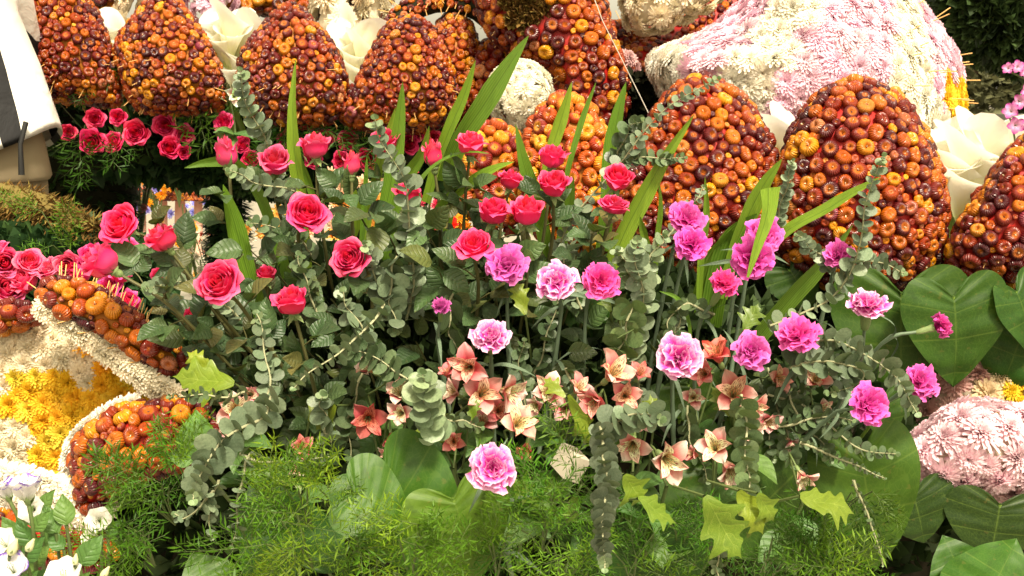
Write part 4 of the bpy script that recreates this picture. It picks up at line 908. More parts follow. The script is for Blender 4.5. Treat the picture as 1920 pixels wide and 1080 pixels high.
# plain oval leaves on the left lobe
for (x, y, tx, ty, s, lab) in ((370, 862, 368, 770, 1.0, 'smooth oval leaf in front of the rounded strawflower lobe'), (365, 860, 312, 850, .8, 'small oval leaf pointing left at the rounded strawflower lobe')):
    a = P(x, y, 1.42); z = P(tx, ty, 1.41)-a; t = thing('oval_leaf', lab, 'leaf', a); o = ob('blade', SOFT[0], t, basis(z, D(.3, .3, 1), (0, 0, 0), (z.length*1.35, z.length, z.length)), (1.6, 1.6, 1.6)); b = MB(); b.tube([Vector((0, 0, 0)), Vector((.01, .02, -.03)), Vector((.03, .05, -.08))], .0018, 5); ob('petiole', b.mesh('petiole', M['stem']), t)
# ---------------------------------------------------------------- lobed yellow green leaves
def lobed_mesh(seed, prof, bend):
    r = random.Random(seed); nv = 31; rows = []
    def wf(v, sg):
        base = .05+.20*math.sin(PI*min(v*1.05, 1))**.8
        for (c, a, s) in prof:
            c2 = c+sg*.03; k = max(0, 1-abs(v-c2)/s); base += a*(k*k*(3-2*k))*(.9+.25*sg*math.sin(seed+c*9))
        return base*(1-v**6)
    for i in range(nv):
        v = i/(nv-1); row = []
        for j in range(-4, 5):
            q = abs(j)/4; sg = 1 if j > 0 else -1; w = wf(v, sg); x = sg*q*w; y = v+.26*q*q*max(0, w-.15)
            row.append(Vector((x, y, .10*abs(x)-bend*y*y-.5*x*x+.05*math.sin(7*y+5*x+seed))))
        rows.append(row)
    b = MB(); b.grid(rows); return b.mesh('blade', M['lobed'])
LOB = [lobed_mesh(1, [(.35, .28, .12), (.62, .30, .12), (.82, .16, .08)], .25), lobed_mesh(2, [(.5, .35, .14), (.78, .25, .1)], .5), lobed_mesh(3, [(.3, .12, .1), (.55, .22, .1), (.75, .28, .1)], .15)]
def lobed(px, py, tx, ty, d, label, k=0, nz=(0, .3, 1), wide=1.0, tint=(1, 1, 1), dt=0):
    a = P(px, py, d); z = P(tx, ty, d+dt)-a; t = thing('lobed_leaf', label, 'leaf', a, 'yellow green lobed leaves'); L = z.length
    ob('blade', LOB[k], t, basis(z, D(*nz), (0, 0, 0), (L*wide*.82, L*.95, L*.9)), tuple(q*.85 for q in tint)); b = MB(); e = -z.normalized()*.04+Vector((0, .07, -.05)); b.tube(catm([Vector((0, 0, 0)), e*.5, e], 5), .0016, 5); ob('petiole', b.mesh('petiole', M['stem']), t)
lobed(440, 720, 310, 700, 1.42, 'bright lobed leaf left of the leftmost alstroemeria', 0, wide=.9, tint=(1.2, 1.15, 1))
lobed(400, 700, 345, 655, 1.44, 'small bright lobed leaf under the leftmost rose leaves', 2, wide=.8, tint=(1.2, 1.15, 1))
lobed(1170, 890, 1215, 950, 1.19, 'smooth bright leaf below the middle alstroemeria', 1, wide=1.2)
lobed(1195, 935, 1280, 975, 1.18, 'curled two pointed lobed leaf below the middle alstroemeria', 0, nz=(.2, .8, .6))
lobed(1320, 930, 1405, 1060, 1.17, 'big drooping lobed leaf with long pointed fingers', 0, wide=.9)
lobed(1385, 920, 1440, 1010, 1.19, 'second drooping lobed leaf right behind the big fingered one', 2, wide=.9)
lobed(1420, 925, 1465, 985, 1.18, 'small pale lobed leaf right of the hanging eucalyptus tip', 1)
lobed(1500, 930, 1615, 955, 1.22, 'wide lobed leaf lying on the very large heart leaf', 2, nz=(0, .7, .6), wide=1.1, tint=(.8, .85, .8))
lobed(1060, 745, 1020, 705, 1.36, 'forked tip of a bright leaf between the alstroemerias', 1, wide=.8)
lobed(1065, 740, 1125, 850, 1.36, 'long bright strap leaf bending down between the alstroemerias', 1, wide=.45)
lobed(1395, 620, 1425, 565, 1.52, 'bright lobed leaf standing behind the drooping carnation', 0, wide=1.0, tint=(.9, .9, .8))
lobed(985, 590, 965, 520, 1.5, 'bright lobed leaf left of the twin carnations', 2, wide=.8)
lobed(1145, 585, 1130, 545, 1.54, 'small bright leaf right under the twin carnations', 1, wide=.9)
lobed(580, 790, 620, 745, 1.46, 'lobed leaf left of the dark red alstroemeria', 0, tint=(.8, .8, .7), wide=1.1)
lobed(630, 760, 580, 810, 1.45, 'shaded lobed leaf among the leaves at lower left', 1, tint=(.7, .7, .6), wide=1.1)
lobed(760, 850, 840, 770, 1.42, 'upright lobed leaf below the front facing eucalyptus', 2, tint=(.8, .85, .7), wide=.8)
lobed(830, 830, 800, 780, 1.41, 'curled lobed leaf right of the front facing eucalyptus', 0, tint=(.8, .85, .7), wide=.9)
lobed(880, 790, 895, 745, 1.40, 'narrow lobed leaf in front of the middle alstroemeria', 2, tint=(.8, .85, .7), wide=.8)
lobed(1370, 780, 1335, 720, 1.45, 'upright lobed leaf right of the large middle carnation', 0, tint=(.8, .85, .7), wide=.7)
lobed(1225, 800, 1220, 735, 1.44, 'narrow bright leaf behind the horizontal eucalyptus', 2, tint=(.9, .95, .8), wide=.8)
lobed(510, 900, 600, 900, 1.38, 'flat yellow green leaf at the top of the lower left fern', 2, nz=(0, .9, .5), wide=.8, tint=(.9, .9, .8))
lobed(960, 900, 1010, 940, 1.38, 'yellow green leaf right of the lowest carnation', 0, tint=(.8, .9, .8))
lobed(1080, 930, 1060, 990, 1.38, 'shaded lobed leaf left of the hanging grey eucalyptus', 2, tint=(.8, .9, .8))
# ---------------------------------------------------------------- blade leaves
def blade(pts, wpx, d, label, tint=(1, 1, 1), nz=(0, 0, 1), dback=.0, basew=.75, tipk=1.0, fold=.3):
    n = 24; L = len(pts)
    w3 = [P(x, y, d+dback*i/(L-1)) for i, (x, y) in enumerate(pts)]; base = w3[-1].copy(); cur = catm([p-base for p in w3], n); b = MB(); rows = []; N0 = D(*nz)
    for i in range(n):
        v = i/(n-1); tg = (cur[min(i+1, n-1)]-cur[max(i-1, 0)]).normalized(); N = rot(N0, tg, .5*math.sin(v*2.2+wpx)); x = tg.cross(N).normalized(); N = x.cross(tg)
        w_ = S(wpx, d)/2*1.15*min(1, (v*2.6)**.75 if tipk else 1)*(1-(1-basew)*v); rows.append([cur[i]+x*w_*u+N*(w_*fold*abs(u)) for u in (-1, -.66, -.33, 0, .33, .66, 1)])
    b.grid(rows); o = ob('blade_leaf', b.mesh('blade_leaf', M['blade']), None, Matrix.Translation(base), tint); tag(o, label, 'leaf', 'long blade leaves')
BY = (1.15, 1.1, 1)
blade([(555, 108), (549, 200), (553, 290), (563, 365), (575, 520), (600, 640)], 27, 1.72, 'tall upright blade leaf, the highest left of the roses', BY, dback=.1)
blade([(418, 345), (440, 420), (467, 520), (510, 640)], 36, 1.62, 'pale broad blade leaf beside the mossy post', (1.2, 1.15, 1), dback=.1)
blade([(345, 315), (390, 304), (440, 305), (480, 350), (510, 420), (540, 520)], 26, 1.66, 'blade leaf arching over from the left with a level tip', (.8, .85, .9), dback=.12)
blade([(565, 295), (580, 345), (600, 420)], 14, 1.74, 'short narrow blade leaf at the foot of the tall upright one', dback=.05)
blade([(755, 153), (748, 230), (735, 330), (712, 450), (700, 560)], 30, 1.74, 'upright blade leaf behind the eucalyptus left of the centre', dback=.1)
blade([(742, 200), (725, 260), (705, 340), (690, 420), (680, 500)], 18, 1.77, 'slim blade leaf just left of the upright centre one', dback=.08)
blade([(688, 290), (685, 360), (680, 440), (672, 520)], 12, 1.76, 'very slim blade leaf between the buds left of the centre', dback=.06)
blade([(805, 235), (790, 290), (760, 340), (735, 420), (720, 520)], 24, 1.70, 'blade leaf leaning right above the upper middle roses', dback=.1)
blade([(892, 112), (870, 180), (842, 245), (822, 300), (800, 380)], 25, 1.70, 'yellow green blade leaf pointing up to the hollow arch', (1.25, 1.15, .8), dback=.1)
blade([(992, 66), (950, 130), (905, 200), (862, 265), (830, 340)], 40, 1.72, 'broad green blade leaf crossing the strawflower dome', (.8, .85, 1), dback=.1)
blade([(918, 288), (870, 288), (820, 310), (785, 350), (770, 400)], 26, 1.60, 'blade leaf bending sideways under the topmost middle rose', (.8, .9, .8), dback=.1, nz=(0, .6, .8))
blade([(965, 303), (925, 318), (880, 345), (830, 385), (800, 440)], 22, 1.62, 'pale blade leaf slanting right of the bent one', (1.1, 1.25, 1.6), dback=.1, nz=(0, .5, .8))
blade([(966, 232), (980, 300), (1000, 370), (1020, 440), (1035, 540)], 30, 1.68, 'blade leaf leaning left directly under the white ball', dback=.1)
blade([(1072, 153), (1055, 215), (1034, 285), (1020, 360)], 24, 1.75, 'blade leaf in front of the small bright petal', (1.2, 1.1, .9), dback=.05)
blade([(1118, 153), (1095, 215), (1070, 300), (1055, 370)], 12, 1.73, 'very slim blade leaf right of the one on the small bright petal', (.8, .9, .8), dback=.05)
blade([(1174, 153), (1158, 220), (1145, 300), (1140, 380), (1130, 470)], 32, 1.78, 'upright blade leaf against the dark mossy lump', (1.15, 1.15, 1.1), dback=.08)
blade([(1303, 212), (1250, 290), (1205, 370), (1165, 450), (1135, 540), (1120, 620)], 36, 1.66, 'broad blade leaf slanting across the red based petal', dback=.1)
blade([(1322, 330), (1325, 400), (1315, 480), (1310, 560)], 14, 1.72, 'slim upright blade leaf low on the red based petal', (.8, .85, .7), dback=.05)
blade([(1235, 335), (1238, 390), (1232, 450), (1228, 520)], 11, 1.74, 'slimmest blade leaf low on the red based petal', (.9, .9, .7), dback=.05)
blade([(1200, 405), (1208, 440), (1218, 480)], 14, 1.7, 'short blade tip left of the upper carnations', dback=.03)
blade([(1467, 297), (1430, 350), (1400, 410), (1375, 470), (1350, 560)], 34, 1.66, 'bright blade leaf curving up between the two big petals', BY, dback=.1)
blade([(1440, 352), (1438, 400), (1420, 460), (1402, 520)], 42, 1.50, 'pale folded blade leaf in front of the half hidden carnation', (1.2, 1.25, 1.5), dback=.03, tipk=0, basew=.1)
blade([(1652, 332), (1600, 362), (1545, 395), (1480, 430), (1420, 480)], 26, 1.62, 'blade leaf slanting far right over the round topped petal', dback=.12, nz=(0, .3, 1))
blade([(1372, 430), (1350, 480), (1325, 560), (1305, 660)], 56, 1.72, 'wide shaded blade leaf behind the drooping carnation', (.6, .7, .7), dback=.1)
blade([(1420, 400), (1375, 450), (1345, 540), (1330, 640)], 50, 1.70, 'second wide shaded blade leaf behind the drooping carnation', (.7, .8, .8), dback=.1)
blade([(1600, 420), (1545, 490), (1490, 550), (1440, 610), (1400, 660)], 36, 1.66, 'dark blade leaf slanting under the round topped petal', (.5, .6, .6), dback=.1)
blade([(1235, 545), (1270, 560), (1290, 600), (1295, 650)], 9, 1.5, 'thin curved blade over the stems of the upper carnations', dback=.02)
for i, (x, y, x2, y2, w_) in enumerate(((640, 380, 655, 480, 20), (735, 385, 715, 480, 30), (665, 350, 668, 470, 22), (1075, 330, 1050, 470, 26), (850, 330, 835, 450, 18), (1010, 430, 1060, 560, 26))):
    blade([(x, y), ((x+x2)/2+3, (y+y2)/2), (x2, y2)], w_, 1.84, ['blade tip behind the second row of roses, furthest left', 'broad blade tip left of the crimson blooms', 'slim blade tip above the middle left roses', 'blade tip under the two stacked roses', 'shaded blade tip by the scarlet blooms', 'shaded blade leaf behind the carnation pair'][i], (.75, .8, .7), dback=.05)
# ---------------------------------------------------------------- eucalyptus sprigs
def euca(pts, size, d, label, dense=1.0, grey=True, tint=(1, 1, 1), dback=0.0, grow=.6, tilt=.45, lightstem=False, face=0.85):
    """pts tip -> base"""
    L = len(pts); w3 = [P(q[0], q[1], (q[2] if len(q) > 2 else d+dback*i/(L-1))) for i, q in enumerate(pts)]; base = w3[-1].copy(); n = 60; cur = catm([p-base for p in w3], n); w1 = rnd.uniform(0, 6); size *= .98; dense *= 1.3; amp_ = S(size, d)*.12
    cur = [q+D(1, 0, 0)*amp_*math.sin(i*.21+w1)*min(1, (n-1-i)/8)+UV_*amp_*.6*math.sin(i*.17+w1*2)*min(1, (n-1-i)/8) for i, q in enumerate(cur)]
    t = thing('eucalyptus_sprig', label, 'eucalyptus', base, 'eucalyptus sprigs in the bouquet'); b = MB(); b.tube(cur, [.0007+.0014*i/(n-1) for i in range(n)], 5); ob('stem', b.mesh('stem', M['estem']), t)
    acc = 0; k = 0; step = 0; phase = rnd.uniform(0, 6)
    for i in range(1, n):
        acc += (cur[i]-cur[i-1]).length; v = i/(n-1); sz = S(size, d)*min(1, grow+(1-grow)*v*2.2)*(1 if v > .05 else .6)
        if acc >= step:
            acc = 0; step = sz*.40/dense*rnd.uniform(.75, 1.3); tg = (cur[i-1]-cur[i]).normalized(); o = rot(perp(tg), tg, phase+k*PI/2+rnd.uniform(-.35, .35)); k += 1
            vv = rnd.uniform(.6, 1.3)
            for sg in (1, -1):
                if rnd.random() < .05: continue
                y = (o*sg+tg*tilt*rnd.uniform(.5, 1.4)).normalized(); nz = (tg*.6+D(0, .15, 1)*face*rnd.uniform(.5, 1.5)-y*.2+Vector((rnd.uniform(-.2, .2), rnd.uniform(-.2, .2), rnd.uniform(-.2, .2)))).normalized()
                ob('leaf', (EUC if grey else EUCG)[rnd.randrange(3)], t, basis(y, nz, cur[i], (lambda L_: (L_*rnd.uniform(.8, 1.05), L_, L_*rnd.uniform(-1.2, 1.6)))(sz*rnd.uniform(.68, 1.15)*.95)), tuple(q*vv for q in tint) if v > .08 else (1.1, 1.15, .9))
    for sg in (1, -1): ob('leaf', EUC[0], t, basis((cur[0]-cur[2]).normalized()+perp(cur[0]-cur[2])*sg*.4, D(0, 0, 1), cur[0], S(size*.32, d)), (1.0, 1.15, .8))
G_ = (.8, .85, .8)
euca([(447, 132), (460, 180), (478, 230), (500, 270), (520, 330), (545, 420)], 30, 1.66, 'tall grey eucalyptus sprig whose tip touches the cream callas', dback=.1)
euca([(432, 318), (470, 340), (520, 350), (560, 362)], 30, 1.62, 'drooping eucalyptus sprig beside the leftmost pink bud', dback=.06)
euca([(470, 420), (510, 425), (550, 440), (585, 480)], 30, 1.64, 'eucalyptus sprig left of the broad open rose', dback=.06, grey=False)
euca([(702, 222), (715, 260), (735, 300), (755, 340), (768, 400), (776, 470), (772, 540), (762, 600)], 38, 1.50, 'long eucalyptus column running down the middle left of the bouquet', dback=.1, dense=1.1)
euca([(688, 455), (698, 490), (710, 540), (725, 600)], 30, 1.50, 'eucalyptus sprig touching the right side of the open middle rose', dback=.08)
euca([(1345, 148), (1300, 172), (1255, 200), (1210, 245), (1165, 300), (1110, 365), (1070, 420), (1040, 480)], 27, 1.62, 'long arched eucalyptus sprig lying over the red based petal', dback=.12, dense=.75)
euca([(1285, 297), (1245, 296), (1200, 297), (1165, 310)], 22, 1.66, 'short level eucalyptus sprig on the red based petal', dback=.04, grey=False)
euca([(1205, 225), (1180, 240), (1165, 275), (1150, 310)], 30, 1.7, 'round green eucalyptus cluster beside the dark mossy lump', dback=.04, grey=False, dense=1.2)
euca([(1655, 292), (1640, 340), (1620, 400), (1610, 450), (1595, 510), (1560, 560), (1500, 590), (1440, 612)], 31, 1.50, 'long eucalyptus sprig curving over the round topped petal', dback=.08, dense=.9, tint=(1.15, 1.15, 1.15))
euca([(1698, 512), (1660, 495), (1620, 492), (1590, 500), (1570, 530)], 27, 1.54, 'eucalyptus side sprig pointing right over the round topped petal', dback=.04)
euca([(1495, 440), (1515, 460), (1540, 480), (1560, 510)], 22, 1.56, 'small eucalyptus sprig left of the half hidden pink carnation', dback=.04)
euca([(1485, 300), (1478, 340), (1465, 380), (1455, 430)], 19, 1.66, 'thin eucalyptus tip between the two big petals', dback=.05, tint=(1.2, 1.2, 1.2))
euca([(1720, 775), (1700, 735), (1670, 700), (1625, 665), (1580, 645), (1530, 640), (1470, 650)], 38, 1.40, 'thick eucalyptus garland ending beside the lowest right carnation', dback=.06, dense=1.35, tilt=.2, face=1.2)
euca([(1560, 735), (1600, 720), (1620, 700), (1590, 685), (1540, 675), (1480, 690)], 38, 1.42, 'thick eucalyptus garland just under the pink tipped carnation on the right', dense=1.35, tilt=.2, face=1.2, tint=G_)
euca([(1680, 852), (1640, 850), (1600, 835), (1550, 790), (1500, 760), (1440, 740)], 30, 1.40, 'eucalyptus sprig pointing right under the lowest right carnation', dback=.08, grey=False)
euca([(1658, 896), (1620, 880), (1570, 858), (1500, 830)], 13, 1.38, 'thin small leaved eucalyptus twig above the very large heart leaf', dback=.04, grey=False, dense=.8)
euca([(1490, 875), (1478, 830), (1465, 780), (1450, 730), (1440, 690)], 34, 1.44, 'hanging eucalyptus sprig left of the right stems', dback=.08, grey=False, dense=1.1)
euca([(1398, 942), (1402, 900), (1400, 850), (1396, 790), (1390, 740)], 38, 1.28, 'hanging front eucalyptus sprig with its tip by the pale lobed leaf', dback=.08, grey=False, dense=1.3, tilt=.2, tint=(1.2, 1.2, 1))
euca([(1130, 1065), (1134, 1010), (1130, 950), (1140, 900), (1133, 850), (1125, 800)], 34, 1.13, 'dark grey eucalyptus sprig hanging to the bottom edge', dback=.1, dense=1.9, tilt=.1, tint=(.62, .6, .62), face=.9)
euca([(1242, 783), (1215, 780), (1180, 780), (1150, 790), (1130, 830)], 46, 1.27, 'level eucalyptus sprig pointing right under the alstroemerias', dback=.03, dense=1.3, tilt=.1, tint=(.9, .95, .9))
euca([(1190, 450), (1192, 480), (1205, 530), (1200, 580), (1190, 640), (1195, 700), (1200, 760)], 42, 1.42, 'frosty eucalyptus column right of the twin carnations', dback=.1, dense=1.2, tint=(1.2, 1.18, 1.15))
euca([(1250, 440), (1235, 460), (1215, 500), (1200, 550)], 32, 1.48, 'frosty eucalyptus tip reaching to the upper carnations', dense=1.1, tint=(1.2, 1.2, 1.1))
euca([(1160, 470), (1175, 500), (1190, 540)], 28, 1.5, 'frosty eucalyptus tip just right of the twin carnations', dense=1.1, tint=(1.25, 1.2, 1.1))
euca([(1150, 700), (1160, 660), (1175, 620), (1185, 570)], 40, 1.44, 'rolled bright eucalyptus tip hanging behind the alstroemerias', dense=1.4, tilt=.1, grey=False, tint=(1.4, 1.4, 1))
euca([(798, 702, 1.27), (799, 735, 1.28), (803, 770, 1.30), (812, 810, 1.36)], 48, 1.27, 'fat eucalyptus tip facing the viewer above the left alstroemerias', dense=1.5, tilt=.25, grow=.6, face=.9, tint=(1.4, 1.4, 1.2))
euca([(366, 940), (372, 900), (385, 860), (415, 832), (455, 805), (490, 780), (510, 740)], 46, 1.24, 'thick curved eucalyptus garland hanging over the lower left fern', dback=.10, dense=1.4, tilt=.15, face=1.1)
euca([(395, 1005), (395, 960), (400, 930), (410, 900)], 26, 1.28, 'short eucalyptus tip hanging under the thick curved garland', dense=.9)
euca([(437, 1020), (445, 960), (452, 900), (470, 850)], 27, 1.24, 'pale stemmed small leaved eucalyptus hanging over the fern', dense=.75, tilt=.05, tint=(1.1, 1.05, 1.1), face=.1)
euca([(325, 965), (350, 970), (380, 945), (400, 920)], 24, 1.27, 'small eucalyptus twig beside the black gap', dense=.8)
euca([(550, 725), (590, 695), (640, 655), (690, 615), (720, 570)], 34, 1.34, 'light stemmed eucalyptus twig slanting up to the right', dback=.1, dense=.65, tilt=.1, face=.05, tint=(1.05, 1.1, 1.05))
euca([(645, 655), (690, 665), (735, 690), (765, 715), (790, 760)], 38, 1.42, 'eucalyptus garland curving towards the fat facing tip', dense=1.25, tilt=.2, grey=False, tint=(1.1, 1.15, 1.1), face=.6)
euca([(270, 540), (300, 535), (335, 530), (370, 535), (410, 560), (450, 600)], 28, 1.46, 'eucalyptus sprig on the left between the roses', dback=.1)
euca([(480, 590), (495, 640), (505, 700), (495, 760), (485, 800)], 32, 1.48, 'hanging eucalyptus sprig below the bottom left rose', dback=-.06, dense=.9, tint=G_)
euca([(625, 858), (580, 862), (530, 865), (485, 868), (450, 850)], 27, 1.3, 'level eucalyptus twig with upright leaves over the fern top', dense=.6, tilt=.05, face=.05, tint=(.75, .8, .75))
euca([(320, 745), (370, 740), (420, 745), (460, 735)], 22, 1.36, 'small eucalyptus twig left of the leftmost alstroemeria', dense=.8, grey=False)
euca([(900, 800), (870, 790), (840, 785), (825, 760)], 26, 1.38, 'small eucalyptus twig right of the fat facing tip', dense=.9, grey=False)
euca([(740, 620), (735, 580), (730, 530), (745, 480)], 38, 1.54, 'broad leaved eucalyptus under the long middle column', dense=1.0, tint=G_)
euca([(860, 690), (850, 640), (840, 600), (850, 550)], 42, 1.56, 'dark broad leaved eucalyptus left of the lilac edged carnation', dense=1.0, grey=False, tint=(.8, .85, .8))
euca([(1080, 430), (1060, 480), (1070, 520), (1090, 580)], 26, 1.6, 'loose eucalyptus behind the twin carnations', dense=.8)
euca([(1290, 560), (1275, 600), (1260, 640), (1260, 700)], 22, 1.52, 'thin eucalyptus above the large middle carnation', dense=.7)
euca([(640, 545), (660, 590), (690, 640), (700, 690)], 36, 1.5, 'eucalyptus below the open middle rose', dense=.9, tint=G_)
euca([(560, 480), (570, 520), (590, 570), (600, 640)], 34, 1.56, 'eucalyptus between the two lower left roses', dense=.9, grey=False)
euca([(1655, 1060), (1640, 1000), (1620, 950), (1600, 900)], 12, 1.33, 'fine leaved eucalyptus hanging down the very large heart leaf', dense=.7, grey=False)
euca([(1345, 1085), (1346, 1050), (1342, 1020)], 20, 1.2, 'eucalyptus tip at the bottom edge below the fingered leaf', dense=.9, grey=False)
euca([(1045, 560), (1030, 620), (1010, 680), (1000, 720)], 30, 1.56, 'dark eucalyptus below the left twin carnation', dense=.8, grey=False, tint=(.7, .8, .7))
euca([(1320, 350), (1300, 380), (1275, 410), (1250, 450)], 18, 1.6, 'sparse eucalyptus tip above the upper carnations', dense=.7)
euca([(1260, 640), (1255, 600), (1290, 570), (1340, 590)], 24, 1.5, 'eucalyptus twig left of the drooping carnation stem', dense=.8, grey=False)
euca([(1600, 790), (1560, 780), (1510, 790), (1460, 800)], 26, 1.44, 'dark eucalyptus left of the heart leaf behind the lowest right carnation', grey=False, tint=G_)
euca([(1560, 860), (1530, 820), (1500, 790), (1480, 740)], 30, 1.46, 'dark eucalyptus above the wide lobed leaf', grey=False, tint=G_, dense=1.1)
euca([(1330, 900), (1310, 860), (1290, 810), (1290, 760)], 30, 1.44, 'dark eucalyptus behind the widespread alstroemeria', grey=False, tint=G_)
euca([(1450, 860), (1440, 810), (1420, 770), (1400, 730)], 28, 1.46, 'dark eucalyptus between the right alstroemerias', grey=False, tint=G_)
euca([(1590, 660), (1550, 700), (1500, 730), (1440, 760)], 26, 1.5, 'dark eucalyptus under the ruffled pink carnation', grey=False, tint=G_)
euca([(1050, 840), (1070, 790), (1080, 740), (1060, 690)], 26, 1.46, 'dark eucalyptus behind the bent strap leaf', grey=False, tint=G_)
euca([(660, 860), (650, 810), (660, 760), (680, 700)], 34, 1.48, 'broad leaved eucalyptus left of the dark red alstroemeria', grey=False, tint=G_)
euca([(600, 740), (610, 790), (620, 830)], 46, 1.44, 'large leaved eucalyptus hanging above the lower left fern', tint=G_)
euca([(980, 640), (975, 690), (985, 740), (990, 780)], 26, 1.5, 'dark eucalyptus right of the fringed carnation', grey=False, tint=G_)
# ---------------------------------------------------------------- roses of the bouquet
GR = 'bright pink roses of the bouquet'
def R(px, py, dia, d, kind, face, label, base, leaves=7, tint=(1, 1, 1)): rose(px, py, dia, d, kind, face, label, GR, base, leaves, tint)
R(228, 423, 86, 1.50, 'open', (-.35, .35, 1), 'open pink rose highest on the far left, facing left', (520, 760, 1.72), 8)
R(306, 452, 62, 1.52, 'half', (-.5, .8, .35), 'half open rose leaning left, right of the far left open rose', (560, 760, 1.72), 6, (1, 1.6, 1.1))
R(194, 495, 76, 1.48, 'half', (-.75, .55, .35), 'half open rose lowest on the far left with a bare stem', (520, 800, 1.7), 9, (1, 1.4, 1.1))
R(412, 533, 96, 1.44, 'open', (-.15, .45, 1), 'widest open rose, its frilly petals facing up left', (600, 800, 1.66), 7)
R(425, 290, 52, 1.64, 'bud', (-.1, 1, .15), 'pink rose bud with green sepals left of the tall blade leaf', (560, 640, 1.8), 6, (1, 1.6, 1.2))
R(515, 308, 64, 1.70, 'half', (.1, .7, .7), 'rose hidden behind the tall grey eucalyptus sprig', (600, 600, 1.85), 4, (1, 1.6, 1.2))
R(592, 279, 60, 1.66, 'half', (0, 1, .3), 'upright rose right of the tall blade leaf', (640, 620, 1.82), 6, (1, 1.5, 1.1))
R(659, 310, 40, 1.66, 'bud', (0, 1, .1), 'slim pointed pink bud between the two back roses', (680, 640, 1.82), 6, (1, 1.8, 1.3))
R(575, 402, 84, 1.58, 'open', (.35, .5, 1), 'open rose with one petal hanging out on its left', (640, 720, 1.8), 8)
R(657, 486, 80, 1.52, 'open', (-.2, .3, 1), 'open rose in the middle left facing the viewer', (680, 800, 1.75), 7)
R(547, 570, 66, 1.46, 'half', (-.15, .9, .45), 'lowest rose of the bouquet on the left, slightly closed', (620, 850, 1.7), 8, (1, .9, .9))
R(765, 366, 50, 1.66, 'half', (0, .9, .4), 'rose half covered by the long eucalyptus column', (760, 660, 1.82), 5)
R(812, 292, 46, 1.70, 'bud', (-.1, 1, .2), 'folded pink bud left of the topmost middle rose', (820, 640, 1.84), 6, (1, 1.5, 1.2))
R(722, 268, 56, 1.78, 'half', (0, .8, .6), 'rose at the back left of the upright centre blade leaf', (760, 600, 1.88), 3, (1, 1.2, 1))
R(882, 275, 58, 1.64, 'half', (.1, .85, .4), 'topmost middle rose above the bent blade leaf', (860, 640, 1.82), 5, (1, 1.2, 1))
R(888, 463, 78, 1.52, 'open', (-.05, .75, .7), 'open rose touching the leftmost carnation', (860, 800, 1.75), 7)
R(925, 402, 62, 1.60, 'half', (.1, .8, .5), 'left one of the two roses side by side right of the middle', (900, 760, 1.8), 6)
R(989, 402, 66, 1.58, 'half', (0, .85, .45), 'right one of the two roses side by side right of the middle', (950, 760, 1.8), 6, (1, 1.2, 1.1))
R(957, 341, 46, 1.66, 'half', (.2, 1, .3), 'small closed rose left of the stacked pair', (930, 700, 1.82), 6)
R(1036, 299, 56, 1.68, 'half', (.1, 1, .4), 'upper rose of the stacked pair under the small bright petal', (980, 680, 1.85), 6)
R(1038, 350, 60, 1.62, 'half', (0, .8, .6), 'lower rose of the stacked pair under the small bright petal', (980, 700, 1.82), 5, (1, 1.1, 1.05))
R(1158, 338, 58, 1.66, 'half', (.1, .7, .7), 'upper of the two rightmost roses', (1060, 680, 1.85), 4)
R(1150, 388, 66, 1.60, 'open', (.2, .95, .45), 'lower of the two rightmost roses with spread petals', (1060, 700, 1.8), 7)
R(500, 518, 40, 1.66, 'half', (0, .8, .5), 'rose half buried in leaves under the pale broad blade leaf', (600, 760, 1.8), 4)
R(300, 520, 34, 1.62, 'half', (0, .6, .7), 'rose peeping through leaves above the left eucalyptus sprig', (500, 760, 1.8), 4)
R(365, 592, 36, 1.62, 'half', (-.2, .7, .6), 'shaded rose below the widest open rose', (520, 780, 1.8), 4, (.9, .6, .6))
# foliage shoots
FS = [(470, 470), (540, 500), (620, 560), (700, 400), (760, 520), (820, 500), (640, 620), (560, 640), (480, 640), (420, 620), (700, 700), (780, 640), (860, 560), (930, 560), (1000, 600), (1080, 480), (1100, 620), (1160, 600), (540, 740), (600, 720), (640, 360), (870, 360), (1110, 440), (960, 480), (360, 640), (450, 700), (900, 700), (1050, 660), (1250, 620), (1400, 700), (800, 430), (1500, 740)]
LMK = []
for o in list(bpy.data.objects):
    if o.parent is None and o.get('category') in ('rose', 'carnation') and o.get('group', '').startswith(('bright', 'magenta')): LMK.append((*proj(o.location), o['label'].split(',')[0]))
USED = set()
def beside(x, y):
    for (px, py, nm) in sorted(LMK, key=lambda q: math.hypot(q[0]-x, q[1]-y)):
        dx, dy = x-px, y-py; w_ = ('below' if dy > 0 else 'above') if abs(dy) > abs(dx) else ('right of' if dx > 0 else 'left of')
        s_ = 'leafy shoot %s the %s' % (w_, nm)
        if s_ not in USED and len(s_.split()) <= 16: USED.add(s_); return s_
for i, (x, y) in enumerate(sorted(FS)):
    d = 1.60+rnd.uniform(-.05, .08); c = P(x, y, d); t = thing('rose_shoot', beside(x, y), 'leafy shoot', c, 'leafy rose shoots inside the bouquet')
    e = P(x+(900-x)*.35, y+230, d+.22)-c; pth = catm([Vector((0, 0, 0)), e*.4+D(.1, .1, 0)*.02, e], 10); b = MB(); b.tube(pth, [.001+.0015*q/9 for q in range(10)], 5)
    ob('stem', b.mesh('stem', M['rstem']), t)
    for q in range(13):
        p0 = pth[min(9, int(q*.75))]; o = D(rnd.uniform(-1, 1), rnd.uniform(-.7, .9), rnd.uniform(.1, 1.1)); n_ = D(rnd.uniform(-.5, .5), rnd.uniform(.1, 1), rnd.uniform(.2, 1))
        ob('leaf', LEAF[rnd.randrange(4)], t, basis(o, n_, p0+o*.012, rnd.uniform(.035, .058)), rnd.choice([(1, 1, 1), (.9, 1, .9), (1.2, 1.3, 1.2), (1.5, 1.1, .8)]))
